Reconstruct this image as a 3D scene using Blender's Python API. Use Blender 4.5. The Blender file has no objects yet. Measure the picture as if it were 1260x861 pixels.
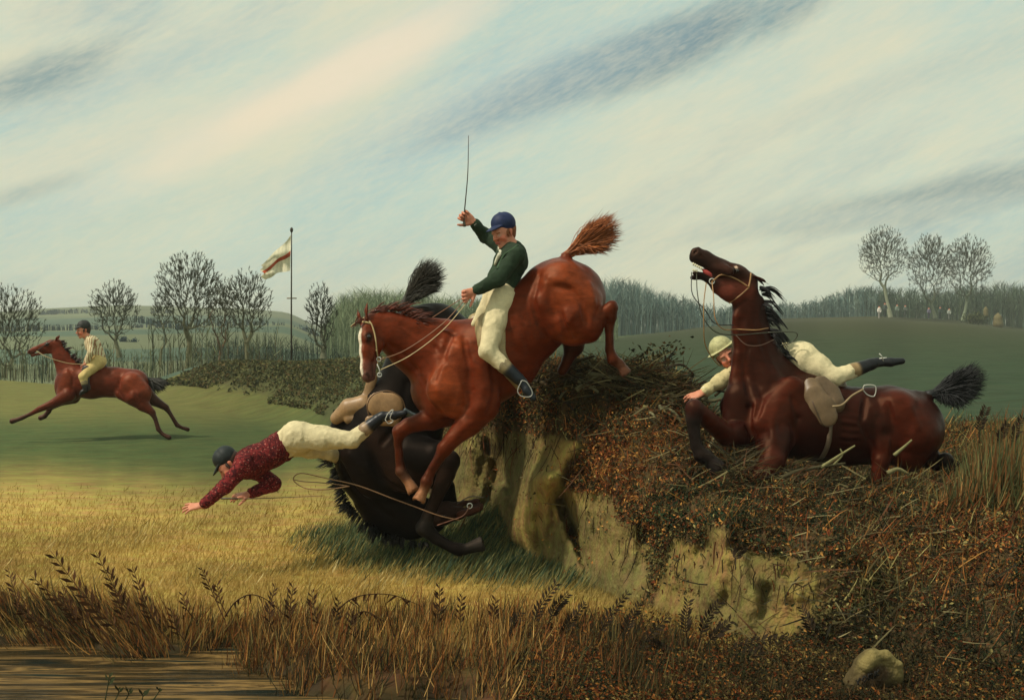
import bpy, math, random
import numpy as np
random.seed(7); RNG = np.random.default_rng(11)
scene = bpy.context.scene
COL = scene.collection
F = 1521.0          # focal length in photograph pixels (1260 wide)
CAMH = 1.9          # eye height above the low meadow
HOR = 395.0         # row of the horizon in the photograph
# ------------------------------------------------------------------ camera
cam_d = bpy.data.cameras.new("camera"); cam = bpy.data.objects.new("camera", cam_d); COL.objects.link(cam)
cam.location = (0, 0, CAMH); cam.rotation_euler = (math.pi/2, 0, 0)
cam_d.sensor_width = 36; cam_d.sensor_fit = 'HORIZONTAL'; cam_d.lens = 36*F/1260
cam_d.shift_y = (HOR-430.5)/1260
cam_d.clip_start = 0.1; cam_d.clip_end = 6000
scene.camera = cam
# ------------------------------------------------------------------ colour management
scene.view_settings.view_transform = 'Standard'; scene.view_settings.look = 'None'
scene.view_settings.exposure = 0.0; scene.view_settings.gamma = 1.0
scene.cycles.max_bounces = 5; scene.cycles.diffuse_bounces = 3; scene.cycles.volume_bounces = 0
# ------------------------------------------------------------------ sun
SUN_EL, SUN_AZ = 52.0, 246.0      # azimuth clockwise from +Y: left and a little behind the viewer
sd = bpy.data.lights.new("sun", 'SUN'); sun = bpy.data.objects.new("sun", sd); COL.objects.link(sun)
sd.energy = 3.2; sd.angle = math.radians(5); sd.color = (1.0, 0.92, 0.76)
el, az = math.radians(SUN_EL), math.radians(SUN_AZ)
sdir = (math.cos(el)*math.sin(az), math.cos(el)*math.cos(az), math.sin(el))
from mathutils import Vector
sun.rotation_euler = Vector(sdir).to_track_quat('Z', 'Y').to_euler()
sun.location = (0, 0, 30)
# ------------------------------------------------------------------ world: sky texture under painted-looking streaks of high cloud
world = bpy.data.worlds.new("World"); scene.world = world; world.use_nodes = True
wt = world.node_tree; wt.nodes.clear()
class NT:
    """tiny node-tree builder"""
    def __init__(s, t): s.t = t
    def n(s, typ, **kw):
        nd = s.t.nodes.new(typ); ins = kw.pop('ins', {})
        for k, v in kw.items(): setattr(nd, k, v)
        for k, v in ins.items():
            if isinstance(v, bpy.types.NodeSocket): s.t.links.new(v, nd.inputs[k])
            else: nd.inputs[k].default_value = v
        return nd
    def math(s, op, a, b=0.0, clamp=False):
        return s.n('ShaderNodeMath', operation=op, use_clamp=clamp, ins={0: a, 1: b}).outputs[0]
    def mix(s, f, a, b, mode='MIX'):
        nd = s.t.nodes.new('ShaderNodeMix'); nd.data_type = 'RGBA'; nd.blend_type = mode
        for i, v in ((0, f), (6, a), (7, b)):
            if isinstance(v, bpy.types.NodeSocket): s.t.links.new(v, nd.inputs[i])
            else: nd.inputs[i].default_value = v if i == 0 else (tuple(v)+(1,))[:4]
        return nd.outputs[2]
    def ramp(s, f, stops):
        nd = s.n('ShaderNodeValToRGB', ins={0: f}); e = nd.color_ramp.elements
        while len(e) < len(stops): e.new(0.5)
        for el_, (p, c) in zip(e, stops):
            el_.position = p; el_.color = (c, c, c, 1) if not hasattr(c, '__len__') else (tuple(c)+(1,))[:4]
        return nd.outputs[0]
W = NT(wt)
sky = W.n('ShaderNodeTexSky', sky_type='NISHITA', sun_disc=False, sun_elevation=el, sun_rotation=az, air_density=1.2, dust_density=2.0)
tc = W.n('ShaderNodeTexCoord').outputs['Generated']
rot = W.n('ShaderNodeMapping', ins={0: tc, 2: (0, math.radians(27), 0)}).outputs[0]
stretch = W.n('ShaderNodeMapping', ins={0: rot, 3: (1.3, 1.3, 6.5)}).outputs[0]
n1 = W.n('ShaderNodeTexNoise', ins={'Vector': stretch, 'Scale': 1.6, 'Detail': 7, 'Roughness': .62, 'Distortion': .35}).outputs[0]
st2 = W.n('ShaderNodeMapping', ins={0: rot, 1: (3, 1, 2), 3: (2.0, 2.0, 7.0)}).outputs[0]
n2 = W.n('ShaderNodeTexNoise', ins={'Vector': st2, 'Scale': 1.1, 'Detail': 5, 'Roughness': .6}).outputs[0]
st3 = W.n('ShaderNodeMapping', ins={0: rot, 3: (30, 30, 130)}).outputs[0]
n3 = W.n('ShaderNodeTexNoise', ins={'Vector': st3, 'Scale': 2.2, 'Detail': 5, 'Roughness': .7}).outputs[0]
def skyblob(px, py, a, b, ang, wob=.5):
    """soft elongated cloud centred on the sky direction of a pixel; a, b half-axes in radians"""
    d = np.array([(px-630)/F, 1, -(py-HOR)/F]); d /= np.linalg.norm(d)
    m = W.n('ShaderNodeVectorMath', operation='SUBTRACT', ins={0: tc, 1: tuple(d)}).outputs[0]
    m = W.n('ShaderNodeVectorRotate', rotation_type='Y_AXIS', ins={'Vector': m, 'Angle': math.radians(ang)}).outputs[0]
    m = W.n('ShaderNodeMapping', ins={0: m, 3: (1/a, 1/a, 1/b)}).outputs[0]
    L = W.n('ShaderNodeVectorMath', operation='LENGTH', ins={0: m}).outputs['Value']
    v = W.math('ADD', L, W.math('MULTIPLY', W.math('SUBTRACT', n1, .5), wob*5))
    return W.n('ShaderNodeMapRange', interpolation_type='SMOOTHSTEP', ins={0: v, 1: 1.35, 2: .1, 3: 0.0, 4: 1.0}).outputs[0]
sep = W.n('ShaderNodeSeparateXYZ', ins={0: tc}).outputs
base = W.ramp(n2, [(.34, (.36, .53, .50)), (.48, (.50, .62, .51)), (.63, (.68, .67, .47))])
low = W.n('ShaderNodeMapRange', ins={0: sep[2], 1: .0, 2: .09, 3: .75, 4: 0.0}).outputs[0]
base = W.mix(low, base, (.66, .68, .50))
dark = W.ramp(n1, [(.30, 1.0), (.47, 0.0)])
base = W.mix(W.math('MULTIPLY', dark, .85), base, (.29, .42, .42))
for (px, py, a, b, g, c, s) in [
    (150, 100, .16, .020, 24, (.36, .50, .47), .6), (560, 170, .20, .030, 24, (.38, .52, .50), .55), (300, 230, .20, .018, 20, (.46, .58, .48), .5), (330, 135, .16, .026, 27, (.86, .72, .50), .9), (480, 62, .10, .022, 27, (.84, .72, .52), .8),
    (90, 190, .14, .022, 22, (.72, .66, .46), .6), (45, 95, .065, .018, 20, (.24, .33, .31), .9),
    (20, 240, .06, .008, 20, (.33, .41, .36), .6),
    (640, 120, .14, .020, 22, (.14, .23, .26), 1.0), (860, 45, .14, .026, 22, (.14, .22, .23), 1.0),
    (740, 90, .17, .024, 22, (.24, .34, .35), .85), (560, 140, .16, .035, 25, (.42, .53, .50), .6), (1100, 105, .13, .014, 16, (.42, .50, .42), .5),
    (1190, 235, .19, .015, 9, (.24, .32, .30), .9), (1080, 262, .16, .007, 5, (.42, .50, .43), .6),
    (1240, 60, .08, .03, 20, (.50, .58, .46), .5), (950, 200, .22, .05, 15, (.66, .66, .47), .45)]:
    base = W.mix(W.math('MULTIPLY', skyblob(px, py, a, b, g), s), base, c)
base = W.mix(W.ramp(n3, [(.38, 0.0), (.66, .30)]), base, (.78, .70, .48))
bg1 = W.n('ShaderNodeBackground', ins={0: sky.outputs[0], 1: .10}).outputs[0]
bg2 = W.n('ShaderNodeBackground', ins={0: base, 1: 1.12}).outputs[0]
mx = W.n('ShaderNodeMixShader', ins={0: .88, 1: bg1, 2: bg2}).outputs[0]
W.n('ShaderNodeOutputWorld', ins={0: mx})

# ================================================================== helpers
def P(px, py, D):
    return np.array([(px-630.0)*D/F, D, CAMH-(py-HOR)*D/F])
def lerp(a, b, t): return a+(b-a)*t
def sstep(a, b, x):
    t = np.clip((x-a)/(b-a), 0, 1); return t*t*(3-2*t)
def noise3(p, seed=0, octs=3, f=1.0):
    """cheap smooth pseudo noise in about -1..1 on an (..., 3) array"""
    r = np.random.default_rng(seed); out = 0; amp = 1.0; tot = 0
    for o in range(octs):
        acc = 0
        for _ in range(3):
            k = r.normal(size=3); k /= np.linalg.norm(k); k2 = r.normal(size=3); k2 /= np.linalg.norm(k2)
            a = p @ (k*f*2.6)+r.random()*9; b = p @ (k2*f*3.7)+r.random()*9
            acc = acc+np.sin(a+1.3*np.sin(b))
        out = out+acc/3*amp; tot += amp; amp *= .5; f *= 2.1
    return out/tot
MATS = {}
def mat(name, rough=.8, ns=8.0, amt=.5, bump=.0, bs=60.0, spec=.3, stretch=(1, 1, 1), sheen=0.0, flat=None, trans=0.0, coat=0.0, hue=.0, tint=None, mottle=None, stripes=None):
    """procedural material: the 'Col' attribute (the thing's own colour) varied by noise"""
    if name in MATS: return MATS[name]
    m = bpy.data.materials.new(name); m.use_nodes = True; t = m.node_tree; t.nodes.clear(); N = NT(t)
    if flat is None: c = N.n('ShaderNodeAttribute', attribute_name='Col').outputs['Color']
    else: c = N.n('ShaderNodeRGB').outputs[0]; c.default_value = tuple(flat)+(1,)
    co = N.n('ShaderNodeTexCoord').outputs['Object']
    mp = N.n('ShaderNodeMapping', ins={0: co, 3: stretch}).outputs[0]
    nz = N.n('ShaderNodeTexNoise', ins={'Vector': mp, 'Scale': ns, 'Detail': 6, 'Roughness': .65, 'Distortion': .4})
    nf = N.n('ShaderNodeTexNoise', ins={'Vector': mp, 'Scale': ns*9, 'Detail': 3, 'Roughness': .6}).outputs[0]
    v = N.math('ADD', N.math('MULTIPLY', nz.outputs[0], .7), N.math('MULTIPLY', nf, .3))
    if mottle is not None:
        mo = N.n('ShaderNodeTexNoise', ins={'Vector': co, 'Scale': 34, 'Detail': 4, 'Roughness': .7, 'Distortion': 1.2}).outputs[0]
        c = N.mix(N.ramp(mo, [(.46, 0.0), (.54, 1.0)]), c, mottle[0]); mo2 = N.n('ShaderNodeTexVoronoi', ins={'Vector': co, 'Scale': 42}).outputs['Distance']
        c = N.mix(N.ramp(mo2, [(.16, .8), (.26, 0.0)]), c, mottle[1])
    if stripes is not None:
        wv_ = N.n('ShaderNodeTexWave', bands_direction='X', ins={'Vector': co, 'Scale': 9, 'Distortion': 2.5, 'Detail': 2, 'Detail Scale': 2}).outputs[1]
        c = N.mix(N.ramp(wv_, [(.70, 0.0), (.80, .85)]), c, stripes)
    k = N.n('ShaderNodeMapRange', ins={0: v, 1: .32, 2: .68, 3: 1-amt, 4: 1+amt}).outputs[0]
    sc = N.n('ShaderNodeVectorMath', operation='SCALE', ins={0: c, 3: k}).outputs[0]
    if hue > 0:
        wv = N.n('ShaderNodeTexNoise', ins={'Vector': mp, 'Scale': ns*2.3, 'Detail': 4}).outputs[0]
        hv = N.n('ShaderNodeMapRange', ins={0: wv, 1: .3, 2: .7, 3: .5-hue, 4: .5+hue}).outputs[0]
        sc = N.n('ShaderNodeHueSaturation', ins={0: hv, 4: sc}).outputs[0]
    b = N.n('ShaderNodeBsdfPrincipled', ins={'Base Color': sc, 'Roughness': rough, 'Specular IOR Level': spec})
    if tint: b.inputs['Specular Tint'].default_value = tuple(tint)+(1,)
    if sheen: b.inputs['Sheen Weight'].default_value = sheen
    if coat: b.inputs['Coat Weight'].default_value = coat; b.inputs['Coat Roughness'].default_value = .25
    if bump:
        bn = N.n('ShaderNodeTexNoise', ins={'Vector': mp, 'Scale': bs, 'Detail': 4}).outputs[0]
        bp = N.n('ShaderNodeBump', ins={'Height': bn, 'Strength': bump, 'Distance': .02}).outputs[0]
        t.links.new(bp, b.inputs['Normal'])
    out = b.outputs[0]
    if trans:
        tr = N.n('ShaderNodeBsdfTranslucent', ins={0: sc}).outputs[0]
        out = N.n('ShaderNodeMixShader', ins={0: trans, 1: out, 2: tr}).outputs[0]
    N.n('ShaderNodeOutputMaterial', ins={0: out}); MATS[name] = m
    return m
def link(name, me, material, parent=None, label=None, category=None, group=None, kind=None, loc=None):
    o = bpy.data.objects.new(name, me); COL.objects.link(o)
    if material is not None: me.materials.append(material)
    if parent is not None: o.parent = parent
    elif loc is not None: o.location = loc
    for k, v in (('label', label), ('category', category), ('group', group), ('kind', kind)):
        if v: o[k] = v
    return o
def mk(name, V, Fa, material, parent=None, col=None, smooth=True, loc=None, **tags):
    """mesh object from world-space vertices; they are stored relative to the parent's or own origin"""
    V = np.asarray(V, dtype=np.float32).reshape(-1, 3)
    org = np.array(root_loc(parent) if parent is not None else (loc if loc is not None else (0, 0, 0)), dtype=np.float32)
    me = bpy.data.meshes.new(name)
    Fa = np.asarray(Fa); n, k = Fa.shape
    me.vertices.add(len(V)); me.vertices.foreach_set('co', (V-org).ravel())
    me.loops.add(n*k); me.loops.foreach_set('vertex_index', Fa.astype(np.int32).ravel())
    me.polygons.add(n); me.polygons.foreach_set('loop_start', np.arange(0, n*k, k, dtype=np.int32))
    me.polygons.foreach_set('loop_total', np.full(n, k, dtype=np.int32))
    me.polygons.foreach_set('use_smooth', np.full(n, smooth))
    me.update(); me.validate()
    if col is not None:
        c = np.ones((len(V), 4), dtype=np.float32); c[:, :3] = np.asarray(col, dtype=np.float32)
        at = me.color_attributes.new('Col', 'FLOAT_COLOR', 'POINT'); at.data.foreach_set('color', c.ravel())
    return link(name, me, material, parent, loc=None if loc is None else tuple(loc), **tags)
def root_loc(o):
    l = np.zeros(3)
    while o is not None:
        l += np.array(o.location); o = o.parent
    return l
def thing(name, label, category, loc, group=None):
    o = bpy.data.objects.new(name, None); COL.objects.link(o); o.location = tuple(float(v) for v in loc)
    o.empty_display_size = .1; o['label'] = label; o['category'] = category
    if group: o['group'] = group
    return o
class Geo:
    """collects coloured tubes, ribbons and quads; build() links them as one mesh"""
    def __init__(s): s.V = []; s.T = []; s.C = []; s.n = 0
    def add(s, V, T, c):
        V = np.asarray(V, dtype=np.float32); T = np.asarray(T)
        if T.shape[1] == 4: T = np.concatenate([T[:, [0, 1, 2]], T[:, [0, 2, 3]]])
        s.V.append(V); s.T.append(T+s.n); s.C.append(np.broadcast_to(np.asarray(c, dtype=np.float32), (len(V), 3))); s.n += len(V)
    def tube(s, pts, r, c, sides=5, cap=True, flat=None):
        pts = np.asarray(pts, dtype=float); n = len(pts); r = np.broadcast_to(np.asarray(r, dtype=float), (n,))
        t = np.gradient(pts, axis=0); t /= np.linalg.norm(t, axis=1, keepdims=True)+1e-9
        ref = np.array([0.13, 0.95, 0.28]) if abs(t[0][1]) < .8 else np.array([.9, .1, .3])
        u = np.cross(t, ref); u /= np.linalg.norm(u, axis=1, keepdims=True)+1e-9; v = np.cross(t, u)
        a = np.arange(sides)*2*np.pi/sides; fl = 1 if flat is None else flat
        ring = pts[:, None]+r[:, None, None]*(u[:, None]*np.cos(a)[None, :, None]+v[:, None]*np.sin(a)[None, :, None]*fl)
        V = ring.reshape(-1, 3); T = []
        i = np.arange(n-1)[:, None]*sides+np.arange(sides)[None]; j = np.arange(n-1)[:, None]*sides+(np.arange(sides)[None]+1) % sides
        Q = np.stack([i, j, j+sides, i+sides], -1).reshape(-1, 4)
        T = np.concatenate([Q[:, [0, 1, 2]], Q[:, [0, 2, 3]]])
        if cap:
            for b in (0, (n-1)*sides):
                for k in range(1, sides-1): T = np.vstack([T, [b, b+k, b+k+1] if b else [b, b+k+1, b+k]])
        s.add(V, T, c)
    def build(s, name, material, parent=None, smooth=True, **kw):
        return mk(name, np.concatenate(s.V), np.concatenate(s.T), material, parent, col=np.concatenate(s.C), smooth=smooth, **kw)
def blades(base, tip, width, col, bend=None, segs=2):
    """many tapered ribbons at once: base, tip (N,3), width (N,), col (N,3); returns V,T,C. They face random ways."""
    N = len(base); base = np.asarray(base, float); tip = np.asarray(tip, float); width = np.asarray(width)
    ax = tip-base
    yaw = RNG.random(N)*np.pi; side = np.stack([np.cos(yaw), np.sin(yaw)*.6, np.zeros(N)], 1)
    side -= ax*((side*ax).sum(1)/((ax*ax).sum(1)+1e-9))[:, None]
    side /= np.linalg.norm(side, axis=1, keepdims=True)+1e-9
    if bend is None: bend = np.zeros((N, 3))
    Vs = []
    for k in range(segs):
        t = k/segs; c = base+ax*t+bend*(t*t-t)*1.0
        w = (width*(1-t*.55))[:, None]*side*.5
        Vs += [c-w, c+w]
    Vs.append(tip)
    V = np.stack(Vs, 1); m = V.shape[1]
    T = []
    for k in range(segs-1):
        a = 2*k; T += [[a, a+1, a+3], [a, a+3, a+2]]
    a = 2*(segs-1); T.append([a, a+1, a+2])
    T = np.array(T)[None]+(np.arange(N)*m)[:, None, None]
    C = np.repeat(col, m, axis=0)
    return V.reshape(-1, 3), T.reshape(-1, 3), C

# ================================================================== implicit-surface modeller (bodies, clothes, saddles, rocks)
def surface_nets(D, org, h):
    ins = D < 0
    nx, ny, nz = D.shape
    cnt = np.zeros((nx-1, ny-1, nz-1), np.int8)
    for i in (0, 1):
        for j in (0, 1):
            for k in (0, 1): cnt += ins[i:nx-1+i, j:ny-1+j, k:nz-1+k]
    act = (cnt > 0) & (cnt < 8)
    idx = np.argwhere(act); n = len(idx)
    ids = np.full(act.shape, -1, np.int32); ids[act] = np.arange(n)
    pos = np.zeros((n, 3)); num = np.zeros(n)
    cor = [(i, j, k) for i in (0, 1) for j in (0, 1) for k in (0, 1)]
    vals = {c: D[idx[:, 0]+c[0], idx[:, 1]+c[1], idx[:, 2]+c[2]] for c in cor}
    for a in cor:
        for ax in range(3):
            if a[ax]: continue
            b = list(a); b[ax] = 1; b = tuple(b)
            va, vb = vals[a], vals[b]; cr = (va < 0) != (vb < 0)
            t = np.where(cr, va/np.where(cr, va-vb, 1), 0)
            p = np.array(a, float)[None]+np.eye(3)[ax][None]*t[:, None]
            pos[cr] += p[cr]; num[cr] += 1
    V = (idx+pos/num[:, None])*h+org
    Q = []
    for ax in range(3):
        o1, o2 = (ax+1) % 3, (ax+2) % 3
        s0 = [slice(None)]*3; s1 = [slice(None)]*3; s0[ax] = slice(0, -1); s1[ax] = slice(1, None)
        A, B = ins[tuple(s0)], ins[tuple(s1)]
        e = np.argwhere(A != B)
        ok = (e[:, o1] > 0) & (e[:, o2] > 0) & (e[:, o1] < D.shape[o1]-1) & (e[:, o2] < D.shape[o2]-1)
        e = e[ok]; fl = A[e[:, 0], e[:, 1], e[:, 2]]
        def cell(d1, d2):
            c = e.copy(); c[:, o1] -= d1; c[:, o2] -= d2; return ids[c[:, 0], c[:, 1], c[:, 2]]
        q = np.stack([cell(1, 1), cell(0, 1), cell(0, 0), cell(1, 0)], 1)
        q[~fl] = q[~fl][:, ::-1]; Q.append(q)
    return V, np.concatenate(Q)
def smooth_mesh(V, Q, it=2, lam=.5):
    E = np.concatenate([Q[:, [0, 1]], Q[:, [1, 2]], Q[:, [2, 3]], Q[:, [3, 0]]])
    for _ in range(it):
        acc = np.zeros_like(V); c = np.zeros(len(V))
        for a, b in ((0, 1), (1, 0)):
            for k in range(3): acc[:, k] += np.bincount(E[:, a], weights=V[E[:, b], k], minlength=len(V))
            c += np.bincount(E[:, a], minlength=len(V))
        V = V*(1-lam)+acc/np.maximum(c, 1)[:, None]*lam
    return V
class Fig:
    """a figure at distance D: primitives are given as photograph pixels (px, py), a depth offset w in metres and a radius in pixels at D"""
    def __init__(s, D, h=.011): s.D = D; s.u = D/F; s.h = h; s.pr = []; s.sub = []; s.paint = []; s.dis = None
    def p(s, px, py, w=0): return P(px, py, s.D+w)
    def rc(s, a, b, ra, rb, k=.03, c=None, n=None, sc=1.0, where='pr'):
        getattr(s, where).append((np.asarray(a, float), np.asarray(b, float), ra, rb, k, None if c is None else np.array(c, float), None if n is None else np.asarray(n, float)/np.linalg.norm(n), sc))
    def ch(s, nodes, k=.03, c=None, sc=1.0, n=(0, 1, 0), where='pr', cs=None):
        """chain of round cones through (px, py, w, r_px)"""
        for i in range(len(nodes)-1):
            a, b = nodes[i], nodes[i+1]
            s.rc(s.p(*a[:3]), s.p(*b[:3]), a[3]*s.u, b[3]*s.u, k, (cs[i] if cs else c), n if sc != 1 else None, sc, where)
    def ball(s, px, py, w, r, k=.02, c=None, sc=1.0, n=(0, 1, 0), where='pr'):
        q = s.p(px, py, w); s.rc(q, q+1e-5, r*s.u, r*s.u, k, c, n if sc != 1 else None, sc, where)
    @staticmethod
    def dist(X, pr):
        a, b, ra, rb, k, c, n, sc = pr
        q = X-a; ba = b-a
        if n is not None and sc != 1:
            q = q+((1/sc-1)*(q @ n))[..., None]*n.astype(q.dtype); ba = ba+(1/sc-1)*(ba @ n)*n
        L = ba @ ba
        t = np.clip((q @ ba)/(L+1e-12), 0, 1)
        return np.linalg.norm(q-t[..., None]*ba.astype(q.dtype), axis=-1)-(ra+(rb-ra)*t)
    def value(s, X):
        d = np.full(X.shape[:-1], 9.0)
        for pr in s.pr:
            di = s.dist(X, pr); k = pr[4]; hh = np.clip(.5+.5*(d-di)/k, 0, 1); d = d*(1-hh)+di*hh-k*hh*(1-hh)
        return d
    def surf(s, px, py, off=.006, near=-1.0, far=1.2):
        """point on the figure's surface seen through the pixel, or None"""
        t = np.linspace(s.D+near, s.D+far, 420); X = np.stack([(px-630)*t/F, t, CAMH-(py-HOR)*t/F], 1)
        v = s.value(X); i = np.argmax(v < off)
        return X[i] if v[i] < off else None
    def normal(s, p, e=.006):
        g = np.array([s.value(p+np.eye(3)[i]*e)-s.value(p-np.eye(3)[i]*e) for i in range(3)]); return g/(np.linalg.norm(g)+1e-9)
    def carve(s, pts, r, amt, groove=True, k=.014, far=False):
        """groove or ridge of radius r px and depth/height amt px following the surface under the given pixels"""
        q = []
        for (x, y) in pts:
            a = s.surf(x, y, 0.0)
            if a is None: continue
            n = s.normal(a); q.append(a+n*((r-amt) if groove else -(r-amt))*s.u)
        for a, b in zip(q[:-1], q[1:]):
            s.rc(a, b, r*s.u, r*s.u, k, None, None, 1.0, 'sub' if groove else 'pr')
            if far: m = np.array((1, -1, 1.0)); o = np.array((0, 2*s.D, 0)); s.rc(a*m+o, b*m+o, r*s.u, r*s.u, k, None, None, 1.0, 'sub' if groove else 'pr')
    def solve(s):
        h = s.h; allp = s.pr
        lo = np.min([np.minimum(p[0]-p[2], p[1]-p[3]) for p in allp], 0)-4*h-.03; hi = np.max([np.maximum(p[0]+p[2], p[1]+p[3]) for p in allp], 0)+4*h+.03
        n = np.ceil((hi-lo)/h).astype(int)+1
        ax = [np.float32(lo[i])+np.arange(n[i], dtype=np.float32)*np.float32(h) for i in range(3)]
        D = np.full(tuple(n), .5, np.float32)
        for mode, lst in (('u', s.pr), ('s', s.sub)):
            for pr in lst:
                k = pr[4]; pad = k+3*h
                l = np.minimum(pr[0]-pr[2], pr[1]-pr[3])-pad; g = np.maximum(pr[0]+pr[2], pr[1]+pr[3])+pad
                i0 = np.clip(((l-lo)/h).astype(int), 0, n-1); i1 = np.clip(((g-lo)/h).astype(int)+2, 1, n)
                sl = tuple(slice(a, b) for a, b in zip(i0, i1))
                X = np.stack(np.meshgrid(ax[0][sl[0]], ax[1][sl[1]], ax[2][sl[2]], indexing='ij'), -1)
                di = s.dist(X, pr).astype(np.float32); d = D[sl]
                if mode == 'u':
                    hh = np.clip(.5+.5*(d-di)/k, 0, 1); D[sl] = d*(1-hh)+di*hh-k*hh*(1-hh)
                else:
                    di = -di; hh = np.clip(.5-.5*(d-di)/k, 0, 1); D[sl] = d*(1-hh)+di*hh+k*hh*(1-hh)
        if s.dis is not None:
            m = np.abs(D) < .08; I = np.argwhere(m); X = I*h+lo; D[m] += s.dis(X).astype(np.float32)
        V, Q = surface_nets(D, lo, h)
        return smooth_mesh(V, Q, 2), Q
    def colours(s, V, kc=.012):
        wsum = np.zeros(len(V)); C = np.zeros((len(V), 3))
        for pr in s.pr:
            if pr[5] is None: continue
            w = np.exp(-np.clip(s.dist(V, pr), -.02, 1)/kc)+1e-12; wsum += w; C += w[:, None]*pr[5]
        C /= wsum[:, None]
        for pr in s.paint:
            w = np.clip(.5-s.dist(V, pr)/max(pr[4], 1e-4), 0, 1)[:, None]; C = C*(1-w)+pr[5]*w
        return C
    def build(s, name, material, parent, vary=None, kc=.012, **kw):
        V, Q = s.solve(); C = s.colours(V, kc)
        if vary is not None: C = C*np.clip(1+vary*noise3(V, 5, 3, 2.2), .3, 2)[:, None]
        return mk(name, V, Q, material, parent, col=C, **kw)

# ================================================================== animals
def orth(v, a):
    v = np.asarray(v, float); v = v-a*(v @ a); return v/np.linalg.norm(v)
def horse_head(fg, poll, muz, fn, c, cm, L=None, jaw=0.0, ears=((-.16, .03), (-.16, .03)), earc=None, blaze=None, width=1.0, eyes=None, mz=1.0):
    """adds a horse's head to the figure. fn: direction the forehead faces; jaw: opening in radians; returns frame"""
    A = poll; a = muz-poll; L = np.linalg.norm(a) if L is None else L; a = a/np.linalg.norm(a)
    f = orth(fn, a); l = np.cross(a, f)
    q = lambda t, y, x=0.0: A+L*(a*t+f*y+l*x*width)
    R = lambda p1, p2, r1, r2, k=.02, col=c, n=None, sc=1.0, where='pr': fg.rc(p1, p2, r1*L, r2*L, k, col, n, sc, where)
    R(q(.02, -.03), q(.28, .00), .13, .145, .03, c, l, .85)
    R(q(.22, .02), q(.55, .02), .115, .085, .03, c, l, .9)
    R(q(.5, .02), q(.82, .0), .088, .075, .025, c, l, .85)
    R(q(.76, -.010), q(.935, -.040), .086*mz, .076*mz, .02, cm, l, .9)
    for sgn in (1, -1):
        R(q(.18, -.16, .045*sgn), q(.36, -.17, .05*sgn), .125, .10, .02, c, l, .5)       # cheek
        R(q(.36, -.10, .06*sgn), q(.62, -.06, .05*sgn), .05, .04, .02)                   # facial crest side
        R(q(.25, .075, .095*sgn), q(.36, .055, .10*sgn), .036, .03, .015)                # brow
        R(q(.90, .005, .055*sgn), q(.94, -.02, .06*sgn), .036, .03, .012, cm)            # nostril rim
        R(q(.925, .01, .092*sgn), q(.945, -.015, .095*sgn), .018, .015, .008, None, where='sub')
        fg.rc(q(.915, .015, .085*sgn), q(.945, -.02, .09*sgn), .030*L, .026*L, .010, np.array((.02, .008, .006)), where='paint')
    # lower jaw, hinged at the cheek
    hinge = q(.36, -.14); cj, sj = math.cos(jaw), math.sin(jaw)
    aj = a*cj-f*sj; fj = f*cj+a*sj
    z = lambda t, y, x=0.0: hinge+L*(aj*t+fj*y+l*x*width)
    R(z(-.02, -.04), z(.28, .0), .085, .05, .02, c, l, .7)
    R(z(.28, .0), z(.54, .045), .05, .036, .018, cm, l, .9)
    R(z(.50, .03), z(.56, .035), .045, .038, .015, cm)
    if jaw > .3: R(q(.40, -.13), q(.60, -.125), .075, .055, .03, c, l, .8)
    if jaw > .15:
        fg.rc(z(.25, .05), z(.53, .085), .02*L, .018*L, .01, np.array((.45, .05, .04)), where='paint')
    # ears
    for sgn, (ta, ya) in zip((1, -1), ears):
        b0 = q(.02, .09, .085*sgn); tip = q(ta, ya, (.13)*sgn); mid = (b0+tip)/2+f*.012*L
        R(b0, mid, .036, .046, .014, earc if earc is not None else c, f, .55)
        R(mid, tip, .046, .008, .010, earc if earc is not None else c, f, .55)
    for sgn in (1, -1):
        e = q(.315, .045, .118*sgn)
        R(e+l*sgn*.02*L, e+l*sgn*.02*L+1e-4, .034, .034, .012, None, where='sub')
        fg.rc(e, e+a*.05*L+l*sgn*.01*L, .072*L, .05*L, .022, np.array((.022, .010, .008)), where='paint')
        fg.rc(q(.70, -.085, .05*sgn), q(.95, -.088, .055*sgn), .010*L, .010*L, .006, np.array((.015, .008, .006)), where='paint')
    if blaze is not None:
        fg.rc(q(.2, .16), q(.5, .12), .055*L, .03*L, .008, np.array(blaze), where='paint')
        fg.rc(q(.5, .12), q(.9, .075), .032*L, .035*L, .008, np.array(blaze), where='paint')
    return dict(q=q, z=z, a=a, f=f, l=l, L=L)
def hoof(fg, a, b, r0, r1, col):
    """hoof: a cone widening to a flat ground surface"""
    A, B = fg.p(*a), fg.p(*b); d = (B-A)/np.linalg.norm(B-A)
    fg.rc(A, B+d*r1*fg.u*.5, r0*fg.u, r1*fg.u, .005, np.array(col, float)); R = 11*fg.u if r1 > 5 else 6*fg.u
    fg.rc(B+d*(R+r1*fg.u*.30), B+d*(R+r1*fg.u*.30)+1e-5, R, R, .004, None, None, 1.0, 'sub')
    fg.rc(A-d*r0*fg.u*.5, A-d*r0*fg.u*.4, r0*1.12*fg.u, r0*1.12*fg.u, .006, np.array(col, float)*.5)
def eyeball(hd, parent, off=.118):
    L = hd['L']
    for sgn in (1, -1):
        c = hd['q'](.315, .045, off*sgn)
        g = Geo(); sphere(g, c, .034*L, (.012, .006, .005), 12, 9)
        g.build('eye', mat('eye', .08, 4, .1, spec=.8), parent)
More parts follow.
